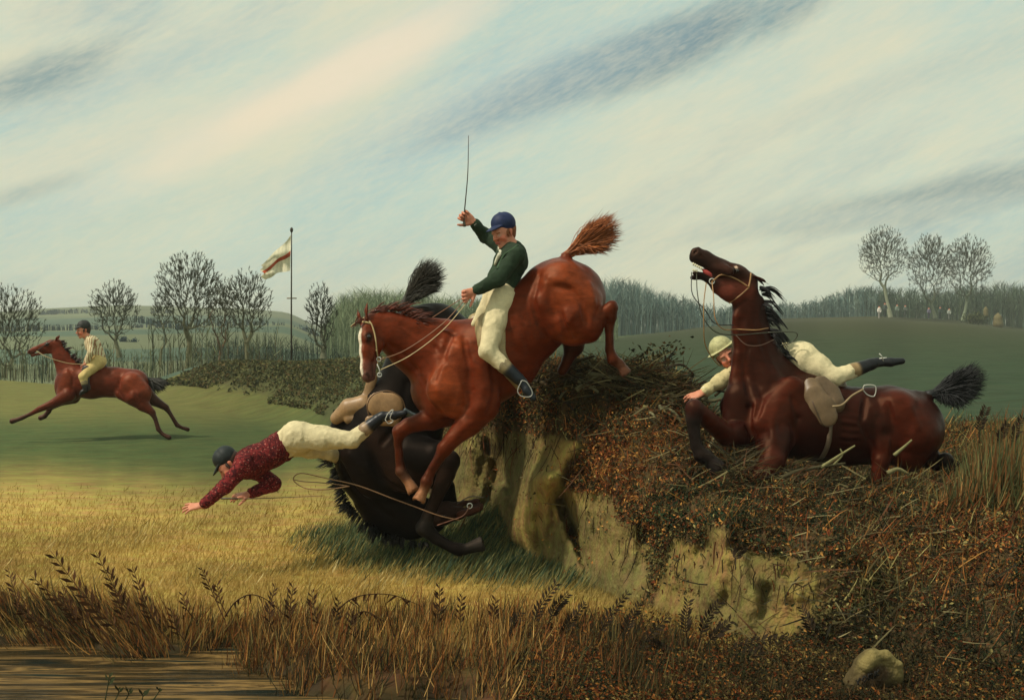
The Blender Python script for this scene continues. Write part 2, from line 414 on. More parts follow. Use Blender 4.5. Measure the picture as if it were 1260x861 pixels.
def sphere(g, c, r, col, nu=10, nv=7, sc=(1, 1, 1)):
    th = np.linspace(0, np.pi, nv); ph = np.arange(nu)*2*np.pi/nu
    V = np.stack([np.outer(np.sin(th), np.cos(ph)), np.outer(np.sin(th), np.sin(ph)), np.outer(np.cos(th), np.ones(nu))], -1)*r*np.array(sc)+c
    i = (np.arange(nv-1)[:, None]*nu+np.arange(nu)[None]); j = (np.arange(nv-1)[:, None]*nu+(np.arange(nu)[None]+1) % nu)
    Q = np.stack([i, i+nu, j+nu, j], -1).reshape(-1, 4); g.add(V.reshape(-1, 3), Q, col)
def spline(pts, n):
    pts = np.asarray(pts, float); m = len(pts)
    if m == 2: return pts[0]+(pts[1]-pts[0])*np.linspace(0, 1, n)[:, None]
    e = np.vstack([2*pts[0]-pts[1], pts, 2*pts[-1]-pts[-2]]); out = []
    for t in np.linspace(0, m-1-1e-6, n):
        i = int(t); u = t-i; p0, p1, p2, p3 = e[i:i+4]
        out.append(.5*((2*p1)+(-p0+p2)*u+(2*p0-5*p1+4*p2-p3)*u*u+(-p0+3*p1-3*p2+p3)*u**3))
    return np.array(out)
def hair_fan(fg, name, parent, root, dock, tips, n, col, w=0.0, jw=.06, jr=3, r=.0035, curl=4.0, sub=None, spread=1.0, dockr=6, seed=1, strayf=.06):
    """a tail: a tapering dock, then strands fanning to points along a polyline of tips (pixels)"""
    rg = np.random.default_rng(seed); g = Geo(); u = fg.u
    root = np.array(root, float); dock = np.array(dock, float); tips = np.array(tips, float)
    seg = np.linalg.norm(np.diff(tips, axis=0), axis=1); cum = np.r_[0, np.cumsum(seg)]/seg.sum()
    d0 = fg.p(root[0], root[1], w); d1 = fg.p(dock[0], dock[1], w)
    g.tube(spline([d0, d1], 5), np.linspace(dockr, dockr*.35, 5)*u, col*.9, 7)
    for i in range(n):
        s = rg.random(); tx = np.array([np.interp(s, cum, tips[:, 0]), np.interp(s, cum, tips[:, 1])])
        k = 1-abs(rg.normal())*strayf*2.5; st = rg.random()
        a = root+(dock-root)*st
        side = (s-.5)
        end = a+(tx-a)*max(.35, k)
        mid = a*.5+end*.5+(dock-a)*.35+np.array([0, 0])
        wj = rg.normal()*jw
        p = [fg.p(a[0]+rg.normal()*jr*.5, a[1]+rg.normal()*jr*.5, w+rg.normal()*.01), fg.p(mid[0]+rg.normal()*jr, mid[1]+rg.normal()*jr, w+wj*.5), fg.p(end[0]+rg.normal()*curl, end[1]+rg.normal()*curl, w+wj)]
        c = np.array(col)*np.exp(rg.normal()*.35)
        g.tube(spline(p, 7), np.array([1, 1.2, 1.3, 1.2, 1, .7, .15])*r, c, 3, cap=False)
    return g.build(name, mat('hair', .55, 30, .3, spec=.35), parent)
def locks(fg, name, parent, pts, dirs, n, col, length, r=.006, w=0.0, jw=.04, droop=0.0, seed=3, strands=3):
    """mane: locks springing from a crest polyline; dirs are pixel directions interpolated along it"""
    rg = np.random.default_rng(seed); g = Geo(); pts = np.array(pts, float); dirs = np.array(dirs, float)
    seg = np.linalg.norm(np.diff(pts, axis=0), axis=1); cum = np.r_[0, np.cumsum(seg)]/seg.sum(); cd = np.linspace(0, 1, len(dirs))
    for i in range(n):
        s = rg.random(); a = np.array([np.interp(s, cum, pts[:, k]) for k in (0, 1)])
        d = np.array([np.interp(s, cd, dirs[:, k]) for k in (0, 1)]); d /= np.linalg.norm(d)+1e-9
        ln = length*rg.uniform(.45, 1.2); d = d+rg.normal(size=2)*.18
        wj = rg.normal()*jw; w1 = w+wj
        for _ in range(strands):
            jj = rg.normal(size=2)*1.2
            P3 = [fg.p(a[0]+jj[0], a[1]+jj[1], w+wj*.3), fg.p(a[0]+jj[0]+d[0]*ln*.5, a[1]+jj[1]+d[1]*ln*.5-droop*.2*ln, w1), fg.p(a[0]+d[0]*ln+jj[0], a[1]+d[1]*ln+jj[1]+droop*ln*.6, w1+rg.normal()*.01)]
            g.tube(spline(P3, 6), np.array([1, 1.2, 1.1, .9, .6, .1])*r, np.array(col)*np.exp(rg.normal()*.3), 3, cap=False)
    return g.build(name, mat('hair', .55, 30, .3, spec=.35), parent)
def strap(fg, name, parent, pts, r, col, matname='leather', on=True, n=None, flat=None, off=.006, w=None, **kw):
    """strap or rein through pixels; lies on the figure's surface where it meets it, else at the depth w"""
    out = []
    for q in pts:
        s = fg.surf(q[0], q[1], off) if (on and len(q) < 3) else None
        if s is None: s = fg.p(q[0], q[1], q[2] if len(q) > 2 else (w or 0))
        out.append(s)
    g = Geo(); g.tube(spline(out, n or max(8, 4*len(out))), r, col, 5, flat=flat)
    return g.build(name, mat(matname, .45, 20, .3, spec=.5), parent, **kw)
def ring(fg, parent, px, py, rad, r=.004, w=None, name='bit_ring', col=(.6, .6, .55)):
    s = fg.surf(px, py, .012) if w is None else fg.p(px, py, w)
    a = np.linspace(0, 2*np.pi, 15); pts = s+np.stack([np.cos(a)*rad*fg.u, a*0, np.sin(a)*rad*fg.u], 1)
    g = Geo(); g.tube(pts, r, col, 5, cap=False); return g.build(name, mat('steel', .25, 10, .1, spec=1.0), parent)
COAT = lambda nm, **k: mat(nm, k.pop('rough', .38), 11, .50, .16, 210, k.pop('spec', .30), stretch=(1, 1, 2.2), tint=k.pop('tint', (1, .50, .28)), **k)
def hoofc(): return np.array((.30, .13, .06))

# ---------------------------------------------------------------- the leaping chestnut
def chestnut():
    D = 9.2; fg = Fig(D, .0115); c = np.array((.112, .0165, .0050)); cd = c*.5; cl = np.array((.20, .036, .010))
    root = thing('horse', 'chestnut horse with a white blaze leaping off the bank', 'horse', P(610, 620, D))
    # trunk
    fg.ch([(568, 456, 0, 55), (602, 440, 0, 50), (640, 405, 0, 46), (680, 372, 0, 47)], .06, c, .80)
    fg.ch([(690, 362, 0, 45), (700, 366, 0, 45)], .05, c, .92)
    fg.ch([(560, 420, 0, 20), (600, 404, 0, 14)], .05, cd, .5)                           # withers
    fg.ch([(545, 478, 0, 40), (548, 440, 0, 40)], .05, c, .8)
    fg.ch([(598, 462, 0, 38), (630, 445, 0, 34)], .05, c, .9)
    # haunches
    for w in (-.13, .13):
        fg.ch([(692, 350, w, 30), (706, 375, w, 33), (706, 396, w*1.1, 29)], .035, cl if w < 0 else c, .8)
        fg.ch([(668, 372, w*1.2, 20), (684, 402, w*1.2, 17)], .02, c, .8)                # flank to stifle
    # neck
    fg.ch([(563, 440, 0, 46), (533, 434, -.03, 42), (508, 423, -.06, 33), (484, 410, -.1, 24), (462, 402, -.13, 17)], .045, c, .58)
    fg.ch([(540, 412, -.02, 9), (505, 396, -.06, 6), (470, 386, -.1, 5)], .03, cd, .8)   # crest
    # shoulder and breast muscles
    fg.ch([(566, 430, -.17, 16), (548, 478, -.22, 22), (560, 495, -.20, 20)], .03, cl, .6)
    fg.ch([(590, 450, -.21, 18), (594, 492, -.20, 22)], .025, c, .6)
    fg.ch([(541, 495, .05, 22), (552, 500, .1, 20)], .03, c, .9)
    fg.ch([(536, 470, -.10, 22), (540, 500, -.12, 18)], .03, c, .8)
    # far foreleg reaching forward
    cc = [c, c, c, cd, cd, cd, cd]
    fg.ch([(556, 502, -.02, 22), (531, 515, -.06, 14.5), (504, 523, -.1, 9.5), (492, 531, -.1, 9.2), (490, 545, -.1, 5.8), (492, 571, -.1, 5.2), (493, 579, -.1, 7), (499, 589, -.1, 5)], .012, cs=cc)
    hoof(fg, (501, 591, -.1), (507, 601, -.12), 5.4, 7.8, hoofc())
    # near foreleg
    fg.ch([(592, 500, -.16, 22), (577, 520, -.18, 16), (557, 540, -.2, 10), (547, 552, -.2, 9.6), (541, 562, -.2, 6.4), (528, 584, -.2, 5.5), (525, 592, -.2, 7.4), (522, 601, -.2, 5.4)], .012, cs=cc)
    hoof(fg, (521, 603, -.2), (517, 612, -.22), 5.8, 8.4, hoofc())
    # near hind leg, tucked behind the hock
    fg.ch([(708, 392, -.14, 31), (722, 402, -.16, 20), (738, 391, -.17, 11), (753, 377, -.18, 7.4), (752, 390, -.18, 7), (750, 405, -.18, 5.6), (750, 430, -.18, 5.4), (754, 442, -.18, 7.2), (763, 448, -.18, 5.4)], .014, cs=[c, c, c, cd, cd, cd, cd, cd])
    hoof(fg, (764, 450, -.18), (769, 457, -.18), 5.8, 7.4, np.array((.12, .05, .03)))
    fg.ch([(755, 374, -.18, 5), (758, 378, -.18, 4)], .01, cd)
    # far hind leg pushing off the hedge
    fg.ch([(704, 400, .12, 26), (706, 425, .12, 13), (700, 440, .1, 7), (692, 456, .1, 6)], .015, cd*.6)
    fg.ball(682, 411, -.03, 9, .02, cd*.5)
    fg.ch([(695, 330, 0, 12), (697, 316, 0, 7)], .02, c)
    hd = horse_head(fg, fg.p(454, 396, -.15), fg.p(449, 466, -.36), (-.80, -.62, .05), c*1.1, np.array((.10, .045, .035)), L=.475, jaw=.04,
                    ears=((-.27, .16), (-.29, .12)), blaze=(.78, .68, .52), earc=c*.8)
    G = lambda pts, r=3.5, a=1.5: fg.carve(pts, r, a, True)
    R = lambda pts, r=5, a=1.6: fg.carve(pts, r, a, False, .02)
    G([(480, 424), (497, 436), (512, 455), (524, 474)], 4, 1.6); G([(494, 399), (515, 412), (535, 428), (548, 445)], 4, 1.4); G([(512, 405), (540, 416), (562, 424)], 4, 1.0)
    G([(556, 412), (545, 440), (534, 468)], 4, 1.6); G([(570, 415), (578, 450), (580, 480), (572, 500)], 4, 1.6); G([(604, 445), (608, 470), (606, 494), (600, 508)], 4, 1.8)
    R([(545, 452), (540, 480), (548, 505)], 6, 1.6); R([(590, 452), (594, 478), (588, 502)], 6, 1.6); R([(560, 448), (566, 480), (560, 500)], 5, 1.4)
    G([(664, 340), (656, 368), (662, 398), (672, 414)], 4, 1.8); R([(672, 350), (668, 375), (680, 398), (689, 410)], 5, 2.0); G([(684, 352), (700, 356), (716, 372), (720, 396)], 4, 2.0)
    R([(676, 342), (694, 344), (712, 352)], 5, 1.4); R([(726, 350), (730, 372), (726, 395)], 5, 1.3); G([(690, 385), (697, 405), (706, 420)], 3.5, 1.6)
    for q in range(4): G([(632+q*7, 392-q*8), (643+q*6, 410-q*6), (650+q*5, 432-q*9)], 3, .9)
    R([(577, 520), (560, 538)], 3, 1); G([(498, 540), (497, 568)], 2, .8); G([(542, 565), (531, 582)], 2, .8); G([(746, 395), (746, 430)], 2, .8)
    fg.dis = lambda X: .005*noise3(X, 3, 2, 3.2)+.0035*noise3(X, 23, 2, 11)+.0015*noise3(X, 24, 2, 26)
    fg.paint.append((fg.p(493, 579, -.12), fg.p(499, 586, -.12), 5*fg.u, 5*fg.u, .02, np.array((.12, .05, .03)), None, 1))
    V, Q = fg.solve(); C = fg.colours(V)
    n = noise3(V*np.array((1.6, 1, .8)), 9, 3, 1.6)
    C = C*np.clip(1+.28*n, .4, 1.6)[:, None]
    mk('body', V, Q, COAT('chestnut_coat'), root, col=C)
    eyeball(hd, root)
    hair_fan(fg, 'tail', root, (694, 317), (712, 300), [(729, 270), (758, 262), (764, 276), (765, 292), (752, 309), (722, 306)], 1100, np.array((.26, .075, .018)), seed=4, r=.0024, dockr=6, curl=3)
    locks(fg, 'mane', root, [(452, 386), (470, 381), (492, 383), (512, 395), (535, 405), (556, 405)], [(1, -.45), (1, -.5), (.9, -.35), (.6, .2), (.7, .5)], 95, (.10, .020, .008), 20, w=-.10, jw=.02, r=.0035, droop=.15)
    locks(fg, 'forelock', root, [(440, 391), (448, 392)], [(-.4, 1), (-.7, .7)], 10, (.12, .03, .012), 14, w=-.22, jw=.01, r=.003)
    br = thing_part('bridle', root)
    tan = (.42, .30, .14)
    strap(fg, 'headpiece', br, [(447, 391), (456, 397), (461, 411), (463, 425), (464, 437)], .006, tan)
    strap(fg, 'browband', br, [(432, 402), (439, 397), (448, 396), (456, 398)], .007, (.5, .38, .17))
    strap(fg, 'cheek_strap', br, [(463, 430), (465, 440), (464, 452)], .005, tan)
    ring(fg, br, 466, 442, 2.6); ring(fg, br, 467, 461, 2.4, w=-.36)
    strap(fg, 'curb_chain', br, [(464, 448, -.36), (467, 455, -.37), (467, 461, -.36)], .004, (.5, .5, .45), 'steel', on=False)
    strap(fg, 'rein', br, [(466, 443, -.36), (500, 430, -.32), (545, 398, -.3), (574, 366, -.27)], .0032, (.25, .12, .06), on=False)
    strap(fg, 'rein', br, [(468, 455, -.36), (505, 437, -.33), (545, 406, -.31), (577, 369, -.27)], .0032, (.55, .42, .22), on=False)
    strap(fg, 'rein', br, [(444, 452, -.2), (480, 425, -.1), (530, 392, -.02), (570, 366, -.2)], .0032, (.25, .12, .06), on=False)
    # saddle: seat, flap, girth, stirrup
    sg = Fig(D, .008); tn = np.array((.33, .24, .11))
    sg.ch([(588, 398, 0, 12), (605, 399, 0, 13), (630, 385, 0, 14), (640, 372, 0, 10)], .03, tn, .9)
    flap_on(fg, sg, [(603, 402, 19), (605, 422, 17), (614, 440, 10), (628, 460, 7), (638, 476, 4)], tn, .020)
    sg.ball(586, 396, 0, 11, .02, tn, .8)
    sd_ = sg.build('saddle', mat('leather', .45, 20, .3, spec=.5), root, vary=.15)
    g = Geo(); q = [fg.p(x, y, -.40) for x, y in ((642, 468), (637, 480), (641, 487), (652, 488), (655, 482), (648, 470), (642, 468))]
    g.tube(spline(q, 24), .004, (.35, .34, .30), 5); g.build('stirrup', mat('steel', .25, 10, .1, spec=1.0), sd_)
    return root, fg
def flap_on(fg, sg, nodes, col, thick, k=.012):
    """leather flap laid on the near flank (and its mirror image on the far one)"""
    q = []
    for (x, y, r) in nodes:
        a = fg.surf(x, y, .012); q.append((a if a is not None else fg.p(x, y, -.25), r))
    for (a, r1), (b, r2) in zip(q[:-1], q[1:]):
        sc = thick/(max(r1, r2)*fg.u); n = np.array((0, 1, 0)); sg.rc(a, b, r1*fg.u, r2*fg.u, k, col, n, sc)
        m = np.array((1, -1, 1.0)); o = np.array((0, 2*fg.D, 0)); sg.rc(a*m+o, b*m+o, r1*fg.u, r2*fg.u, k, col, n, sc)
def thing_part(name, parent):
    o = bpy.data.objects.new(name, None); COL.objects.link(o); o.parent = parent; o.empty_display_size = .05; return o

# ---------------------------------------------------------------- the bay that has dropped its hind legs in the ditch
def bay():
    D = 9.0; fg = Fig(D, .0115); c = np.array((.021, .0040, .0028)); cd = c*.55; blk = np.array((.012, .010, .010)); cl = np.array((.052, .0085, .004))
    root = thing('horse', 'dark bay horse throwing its head up, mouth open, belly sunk in the hedge', 'horse', P(1010, 590, D))
    fg.ch([(938, 508, 0, 47), (985, 512, 0, 52), (1035, 524, 0, 47), (1090, 523, 0, 48)], .05, c, .82)
    fg.ch([(1100, 523, 0, 46), (1115, 526, 0, 46)], .05, c, .9)
    fg.ch([(985, 480, 0, 20), (958, 460, 0, 20)], .05, c, .5)
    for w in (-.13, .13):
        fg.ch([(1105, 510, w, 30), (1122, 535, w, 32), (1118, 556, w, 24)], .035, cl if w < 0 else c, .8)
        fg.ch([(1086, 520, w*1.3, 18), (1084, 550, w*1.2, 16)], .02, c, .7)
    # neck straight up
    fg.ch([(938, 495, 0, 44), (938, 470, 0, 38), (930, 440, 0, 29), (923, 410, 0, 22), (920, 380, 0, 18), (918, 357, 0, 15)], .04, c, .62)
    fg.ch([(985, 474, 0, 14), (955, 440, 0, 9), (941, 405, 0, 6), (936, 370, 0, 5)], .03, cd, .6)
    fg.ch([(906, 390, -.05, 5), (911, 440, -.07, 8), (908, 470, -.09, 12)], .05, cl, .8)
    fg.ch([(924, 390, -.055, 7), (932, 440, -.08, 12), (952, 478, -.15, 16)], .05, c, .6)
    # shoulder, breast
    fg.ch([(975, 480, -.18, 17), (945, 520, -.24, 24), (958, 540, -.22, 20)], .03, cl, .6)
    fg.ch([(912, 490, -.12, 22), (908, 525, -.14, 20)], .03, c, .8); fg.ch([(905, 500, .1, 20), (912, 530, .1, 20)], .03, c, .8)
    # raised foreleg over the brink
    fg.ch([(915, 535, -.16, 20), (893, 535, -.34, 13), (872, 517, -.48, 10.5), (854, 502, -.6, 10.5), (853, 513, -.6, 8.5), (854, 532, -.6, 6.8), (857, 549, -.6, 6.8), (863, 559, -.6, 9), (870, 564, -.6, 7.5)], .012,
          cs=[c, cl, cl, blk, blk, blk, blk, blk])
    hoof(fg, (872, 565, -.6), (879, 572, -.6), 8, 10.5, blk*1.8)
    # other foreleg into the hedge
    fg.ch([(952, 540, -.22, 24), (950, 566, -.36, 16), (934, 590, -.48, 11), (918, 606, -.52, 7.5), (905, 625, -.5, 6)], .014, cs=[c, cl, c, blk])
    fg.ch([(1088, 548, -.16, 18), (1084, 566, -.2, 11), (1080, 590, -.22, 8)], .015, cl)
    fg.ch([(1140, 560, .05, 18), (1154, 570, 0, 9), (1164, 566, -.06, 9), (1172, 578, -.06, 10), (1177, 594, -.06, 6)], .012, cs=[c, blk, blk, blk])
    fg.ch([(1130, 492, 0, 14), (1143, 488, 0, 7)], .02, cd)
    hd = horse_head(fg, fg.p(925, 345, 0), fg.p(856, 312, -.06), (-.35, -.25, 1.0), np.array((.035, .013, .010)), np.array((.016, .012, .012)), L=.465, jaw=.47,
                    ears=((-.30, -.02), (-.26, .06)), earc=cd*1.6, width=1.0, mz=1.22)
    mzc = np.array((.016, .012, .012))
    fg.ch([(857, 313.5, -.06, 9.5), (868, 318, -.05, 10), (884, 330, -.04, 13)], .012, np.array((.028, .013, .011)), .72); fg.ch([(855, 317, -.06, 7.5), (862, 322, -.06, 6)], .01, mzc, .8)
    fg.ch([(855, 336, -.06, 4), (868, 341, -.05, 5.5), (880, 348, -.04, 8)], .012, mzc, .7)
    fg.ch([(884, 328, -.08, 7), (898, 334, -.10, 6)], .02, np.array((.035, .014, .011)), .6)
    fg.ch([(885, 352, -.03, 11), (900, 358, -.03, 14), (915, 358, -.02, 14)], .03, np.array((.12, .028, .018)), .6)
    G = lambda pts, r=3.5, a=1.5: fg.carve(pts, r, a, True)
    R = lambda pts, r=5, a=1.6: fg.carve(pts, r, a, False, .02)
    G([(912, 395), (915, 430), (916, 462), (922, 488)], 4, 1.3); G([(928, 385), (938, 425), (950, 455)], 4, 1.2); R([(920, 440), (925, 470), (930, 500)], 6, 1.2)
    G([(925, 500), (922, 525), (932, 545)], 4, 1.8); G([(975, 490), (982, 515), (974, 545)], 4, 1.8); G([(950, 470), (938, 495), (930, 515)], 4, 1.4); R([(958, 495), (950, 520), (955, 542)], 6, 1.6)
    G([(1064, 490), (1060, 520), (1070, 545)], 4, 1.6); R([(1076, 500), (1084, 525), (1082, 550)], 5, 1.8); G([(1092, 495), (1100, 525), (1098, 555)], 4, 1.6); R([(1120, 500), (1128, 525), (1120, 550)], 6, 1.6)
    for q in range(5): G([(1036+q*0, 505+q*9), (1050, 507+q*9), (1058, 510+q*8)], 2.5, .5)
    fg.dis = lambda X: .005*noise3(X, 3, 2, 3.2)+.0035*noise3(X, 23, 2, 11)+.0015*noise3(X, 24, 2, 26)
    n0 = fg.surf(856, 310, 0)
    if n0 is not None:
        fg.rc(n0, n0+1e-5, 2.6*fg.u, 2.6*fg.u, .006, None, None, 1.0, 'sub'); fg.paint.append((n0, n0+1e-5, 3.6*fg.u, 3.6*fg.u, .008, np.array((.012, .005, .005)), None, 1)); fg.carve([(853, 305), (860, 304.5), (864, 309)], 2.2, 1.0, False, .006)
    e0 = fg.surf(906, 329, 0); e0 = e0 if e0 is not None else hd['q'](.3, .05, .14); fg.paint.append((e0, e0+hd['f']*.012, .013, .008, .006, np.array((.55, .38, .28)), None, 1))
    V, Q = fg.solve(); C = fg.colours(V); n = noise3(V*np.array((1.6, 1, .8)), 19, 3, 1.7)
    C = C*np.clip(1+.35*n, .35, 1.8)[:, None]
    mk('body', V, Q, COAT('bay_coat', spec=.20), root, col=C)
    eyeball(hd, root)
    g = Geo(); g.tube(spline([fg.p(876, 341, -.05), fg.p(869, 335, -.06), fg.p(864, 331, -.06)], 6), np.array([.020, .024, .022, .018, .012, .005]), (.42, .06, .05), 7, flat=.8); g.build('tongue', mat('flesh', .4, 20, .2), root)
    g = Geo()
    for k in range(5):
        x, y = 853+k*2.4, 324.5+k*1.3; g.tube([fg.p(x, y-1.5, -.09), fg.p(x+.3, y+2.2, -.09)], .0062, (.72, .66, .45), 5)
    for k in range(3):
        x, y = 853+k*2.2, 332.5+k*.5; g.tube([fg.p(x, y+1.5, -.08), fg.p(x+.2, y-1.5, -.08)], .0055, (.66, .60, .40), 5)
    g.build('teeth', mat('teeth', .3, 20, .1), root)
    hair_fan(fg, 'tail', root, (1140, 487), (1163, 478), [(1180, 455), (1207, 447), (1217, 462), (1210, 485), (1187, 503), (1155, 496)], 1100, np.array((.014, .014, .015)), seed=5, r=.0026, dockr=7, curl=3)
    locks(fg, 'mane', root, [(935, 352), (941, 375), (944, 400), (952, 425), (968, 440)], [(1, .3), (1, .5), (1, .25), (1, .2), (1, .3)], 34, (.012, .011, .011), 22, w=.0, jw=.03, r=.005, droop=.5, strands=6)
    br = thing_part('bridle', root); tan = (.36, .19, .07)
    strap(fg, 'headpiece', br, [(924, 336), (923, 345), (921, 354)], .007, tan)
    strap(fg, 'throat_latch', br, [(921, 354), (910, 364), (897, 373)], .005, tan)
    strap(fg, 'cheek_strap', br, [(921, 353), (905, 343), (888, 338), (877, 346)], .006, tan)
    ring(fg, br, 876, 346, 3.2)
    for pts, cc in (([(876, 346, -.12), (878, 365, -.2), (880, 392, -.25), (890, 405, -.2), (906, 405, -.13), (930, 406, -.16), (943, 404, -.08), (947, 404, .04)], (.36, .19, .07)),
                    ([(869, 348, -.12), (866, 372, -.22), (866, 400, -.25), (868, 425, -.2), (882, 447, -.1), (895, 453, .1)], (.30, .16, .05)),
                    ([(857, 337, -.1), (858, 360, -.2), (864, 388, -.2), (880, 408, -.2), (905, 412, -.14), (945, 409, -.14)], (.05, .05, .03)),
                    ([(851, 335, -.1), (852, 362, -.2), (868, 382, -.2), (880, 398, -.2), (903, 400, -.14)], (.03, .03, .03)),
                    ([(945, 409, -.14), (979, 409, -.1), (976, 420, -.05), (960, 425, -.05)], (.05, .05, .03)),
                    ([(905, 412, -.14), (918, 424, -.17), (935, 425, -.17), (952, 418, -.1)], (.10, .05, .03))):
        strap(fg, 'rein', br, pts, .004, cc, on=False)
    sg = Fig(D, .008); tn = np.array((.145, .088, .042))
    sg.ch([(980, 466, 0, 11), (1000, 469, 0, 12), (1030, 476, 0, 12)], .03, tn*.8, 1)
    flap_on(fg, sg, [(998, 474, 10), (1003, 488, 13), (1012, 502, 16), (1018, 512, 13)], tn, .017); flap_on(fg, sg, [(1010, 474, 12), (1022, 484, 12), (1029, 497, 11)], tn*.72, .030)
    sd_ = sg.build('saddle', mat('leather', .45, 20, .3, spec=.5), root, vary=.2)
    strap(sg, 'flap_seam', sd_, [(990, 463), (1000, 495), (1012, 521), (1025, 524)], .004, (.09, .05, .03))
    strap(fg, 'girth', root, [(1021, 520), (1020, 540), (1015, 556), (1008, 566)], .02, (.16, .11, .07), flat=.3)
    strap(fg, 'stirrup_leather', sd_, [(1024, 500, -.33), (1036, 498, -.34), (1048, 487, -.3), (1062, 479, -.28)], .008, (.26, .18, .09), on=False)
    g = Geo(); q = [fg.p(x, y, -.27) for x, y in ((1062, 480), (1064, 474), (1077, 475), (1076, 487), (1068, 486), (1062, 480))]
    g.tube(spline(q, 24), .0045, (.42, .40, .34), 5); g.build('stirrup', mat('steel', .25, 10, .1, spec=1.0), sd_)
    return root, fg

# ---------------------------------------------------------------- the black horse pitched on its neck under the bank
def black_horse():
    D = 10.0; fg = Fig(D, .012); c = np.array((.0065, .0050, .0045)); cl = np.array((.020, .010, .0065))  # cl: brown highlights painted into the black coat
    root = thing('horse', 'fallen black horse pitched upside down on its neck below the bank', 'horse', P(500, 675, D))
    fg.ch([(510, 414, 0, 37), (535, 418, 0, 44), (550, 425, 0, 40)], .05, c, .9)
    fg.ch([(528, 425, 0, 46), (512, 478, 0, 46), (485, 530, 0, 58), (474, 560, 0, 62)], .06, c, .8)
    fg.ch([(440, 535, 0, 36), (440, 580, 0, 24)], .05, c, .5)
    for w in (-.14, .14): fg.ch([(520, 405, w, 28), (545, 430, w, 30)], .03, c, .8)
    fg.ch([(470, 585, 0, 50), (480, 618, 0, 38), (505, 635, -.03, 28), (528, 636, -.05, 22)], .04, c, .66)
    fg.ch([(445, 620, 0, 9), (480, 654, 0, 8)], .03, c, .7)
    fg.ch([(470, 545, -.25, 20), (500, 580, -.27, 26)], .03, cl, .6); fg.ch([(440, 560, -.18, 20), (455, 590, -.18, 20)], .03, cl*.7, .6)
    fg.ch([(510, 560, -.22, 28), (536, 562, -.3, 20), (551, 568, -.34, 14.5), (549, 583, -.36, 11), (537, 612, -.4, 7.6), (526, 637, -.42, 7.4), (522, 649, -.42, 10), (536, 662, -.42, 6.6)], .012, cs=[c, c, cl, cl, cl, np.array((.035, .030, .026)), np.array((.02, .017, .015))])
    fg.ch([(536, 662, -.42, 6.6), (556, 673, -.44, 6.2), (572, 676, -.44, 5.6)], .012, c); hoof(fg, (574, 675, -.44), (589, 670, -.44), 6.2, 9, np.array((.030, .024, .02))); fg.ch([(562, 675, -.44, 8), (566, 676, -.44, 8)], .008, c)
    fg.ch([(530, 575, .2, 22), (548, 600, .25, 12), (556, 630, .25, 9)], .012, c)
    fg.ch([(550, 430, .12, 30), (585, 445, .12, 14), (612, 458, .12, 10), (600, 490, .12, 7)], .014, c)
    hd = horse_head(fg, fg.p(528, 640, -.12), fg.p(600, 624, -.22), (.1, -.55, -.85), np.array((.030, .015, .011)), np.array((.06, .024, .017)), L=.46, jaw=.12, ears=((-.12, .10), (-.16, .05)))
    fg.ch([(566, 633, -.27, 5), (588, 626, -.28, 4)], .01, np.array((.06, .022, .014)))
    fg.dis = lambda X: .004*noise3(X, 3, 2, 3.0)
    fg.carve([(500, 470), (492, 520), (470, 545)], 5, 2); fg.carve([(455, 560), (470, 590), (500, 605)], 5, 2.2); fg.carve([(420, 570), (445, 610), (480, 635)], 5, 1.6); fg.carve([(430, 560), (450, 575), (462, 600)], 7, 2, False, .02)
    fg.build('body', COAT('black_coat', spec=.07, rough=.38, tint=(.9, .62, .45)), root, vary=.5)
    eyeball(hd, root)
    hair_fan(fg, 'tail', root, (494, 382), (507, 352), [(520, 319), (536, 317), (546, 325), (550, 340), (544, 355), (520, 366)], 1100, np.array((.035, .030, .022)), seed=6, r=.0022, dockr=6, curl=2.5)
    locks(fg, 'mane', root, [(405, 556), (416, 586), (428, 616), (444, 636), (470, 655), (500, 664), (525, 668)], [(-1, .25), (-1, .4), (-.8, .8), (-.4, 1), (-.2, 1), (.2, 1)], 130, (.010, .009, .008), 15, w=-.08, jw=.07, r=.0034, strands=6)
    sg = Fig(D, .009); tn = np.array((.33, .19, .085))
    sg.ch([(414, 514, -.08, 8), (430, 502, -.1, 12), (448, 497, -.12, 11), (455, 505, -.15, 9)], .015, tn, .9)
    sg.ch([(430, 515, -.12, 7), (450, 515, -.14, 7)], .01, tn*.75, .9)
    sg.ch([(466, 497, -.31, 15), (480, 500, -.31, 16), (482, 508, -.30, 14)], .012, tn*1.1, .22)
    sg.ch([(455, 517, -.3, 6), (485, 519, -.3, 6)], .008, tn*.9, .5)
    sg.ch([(446, 500, -.1, 7), (452, 486, -.12, 6), (458, 466, -.12, 7)], .02, tn*.9, .4)
    sg.dis = lambda X: .006*noise3(X, 8, 2, 5.0)
    sd_ = sg.build('saddle', mat('leather', .45, 20, .3, spec=.5), root, vary=.2)
    strap(fg, 'flap_seam', sd_, [(454, 512, -.40), (452, 498, -.40), (460, 485, -.40), (478, 481, -.41), (494, 490, -.41), (498, 506, -.4), (488, 518, -.4)], .005, (.16, .08, .03), on=False)
    strap(fg, 'girth', root, [(496, 505, -.42), (508, 512, -.4), (524, 517, -.38)], .03, (.10, .13, .14), flat=.25, on=False)
    br = thing_part('bridle', root); b = (.13, .07, .035)
    strap(fg, 'cheek_strap', br, [(566, 650), (572, 638), (578, 625)], .006, (.2, .1, .05))
    ring(fg, br, 578, 622, 3, w=-.40)
    strap(fg, 'rein', br, [(578, 622, -.4), (570, 634, -.42), (555, 640, -.45), (538, 646, -.5)], .004, (.25, .1, .06), on=False)
    strap(fg, 'rein', br, [(596, 612, -.35), (578, 611, -.35), (562, 620, -.35)], .004, (.05, .04, .03), on=False)
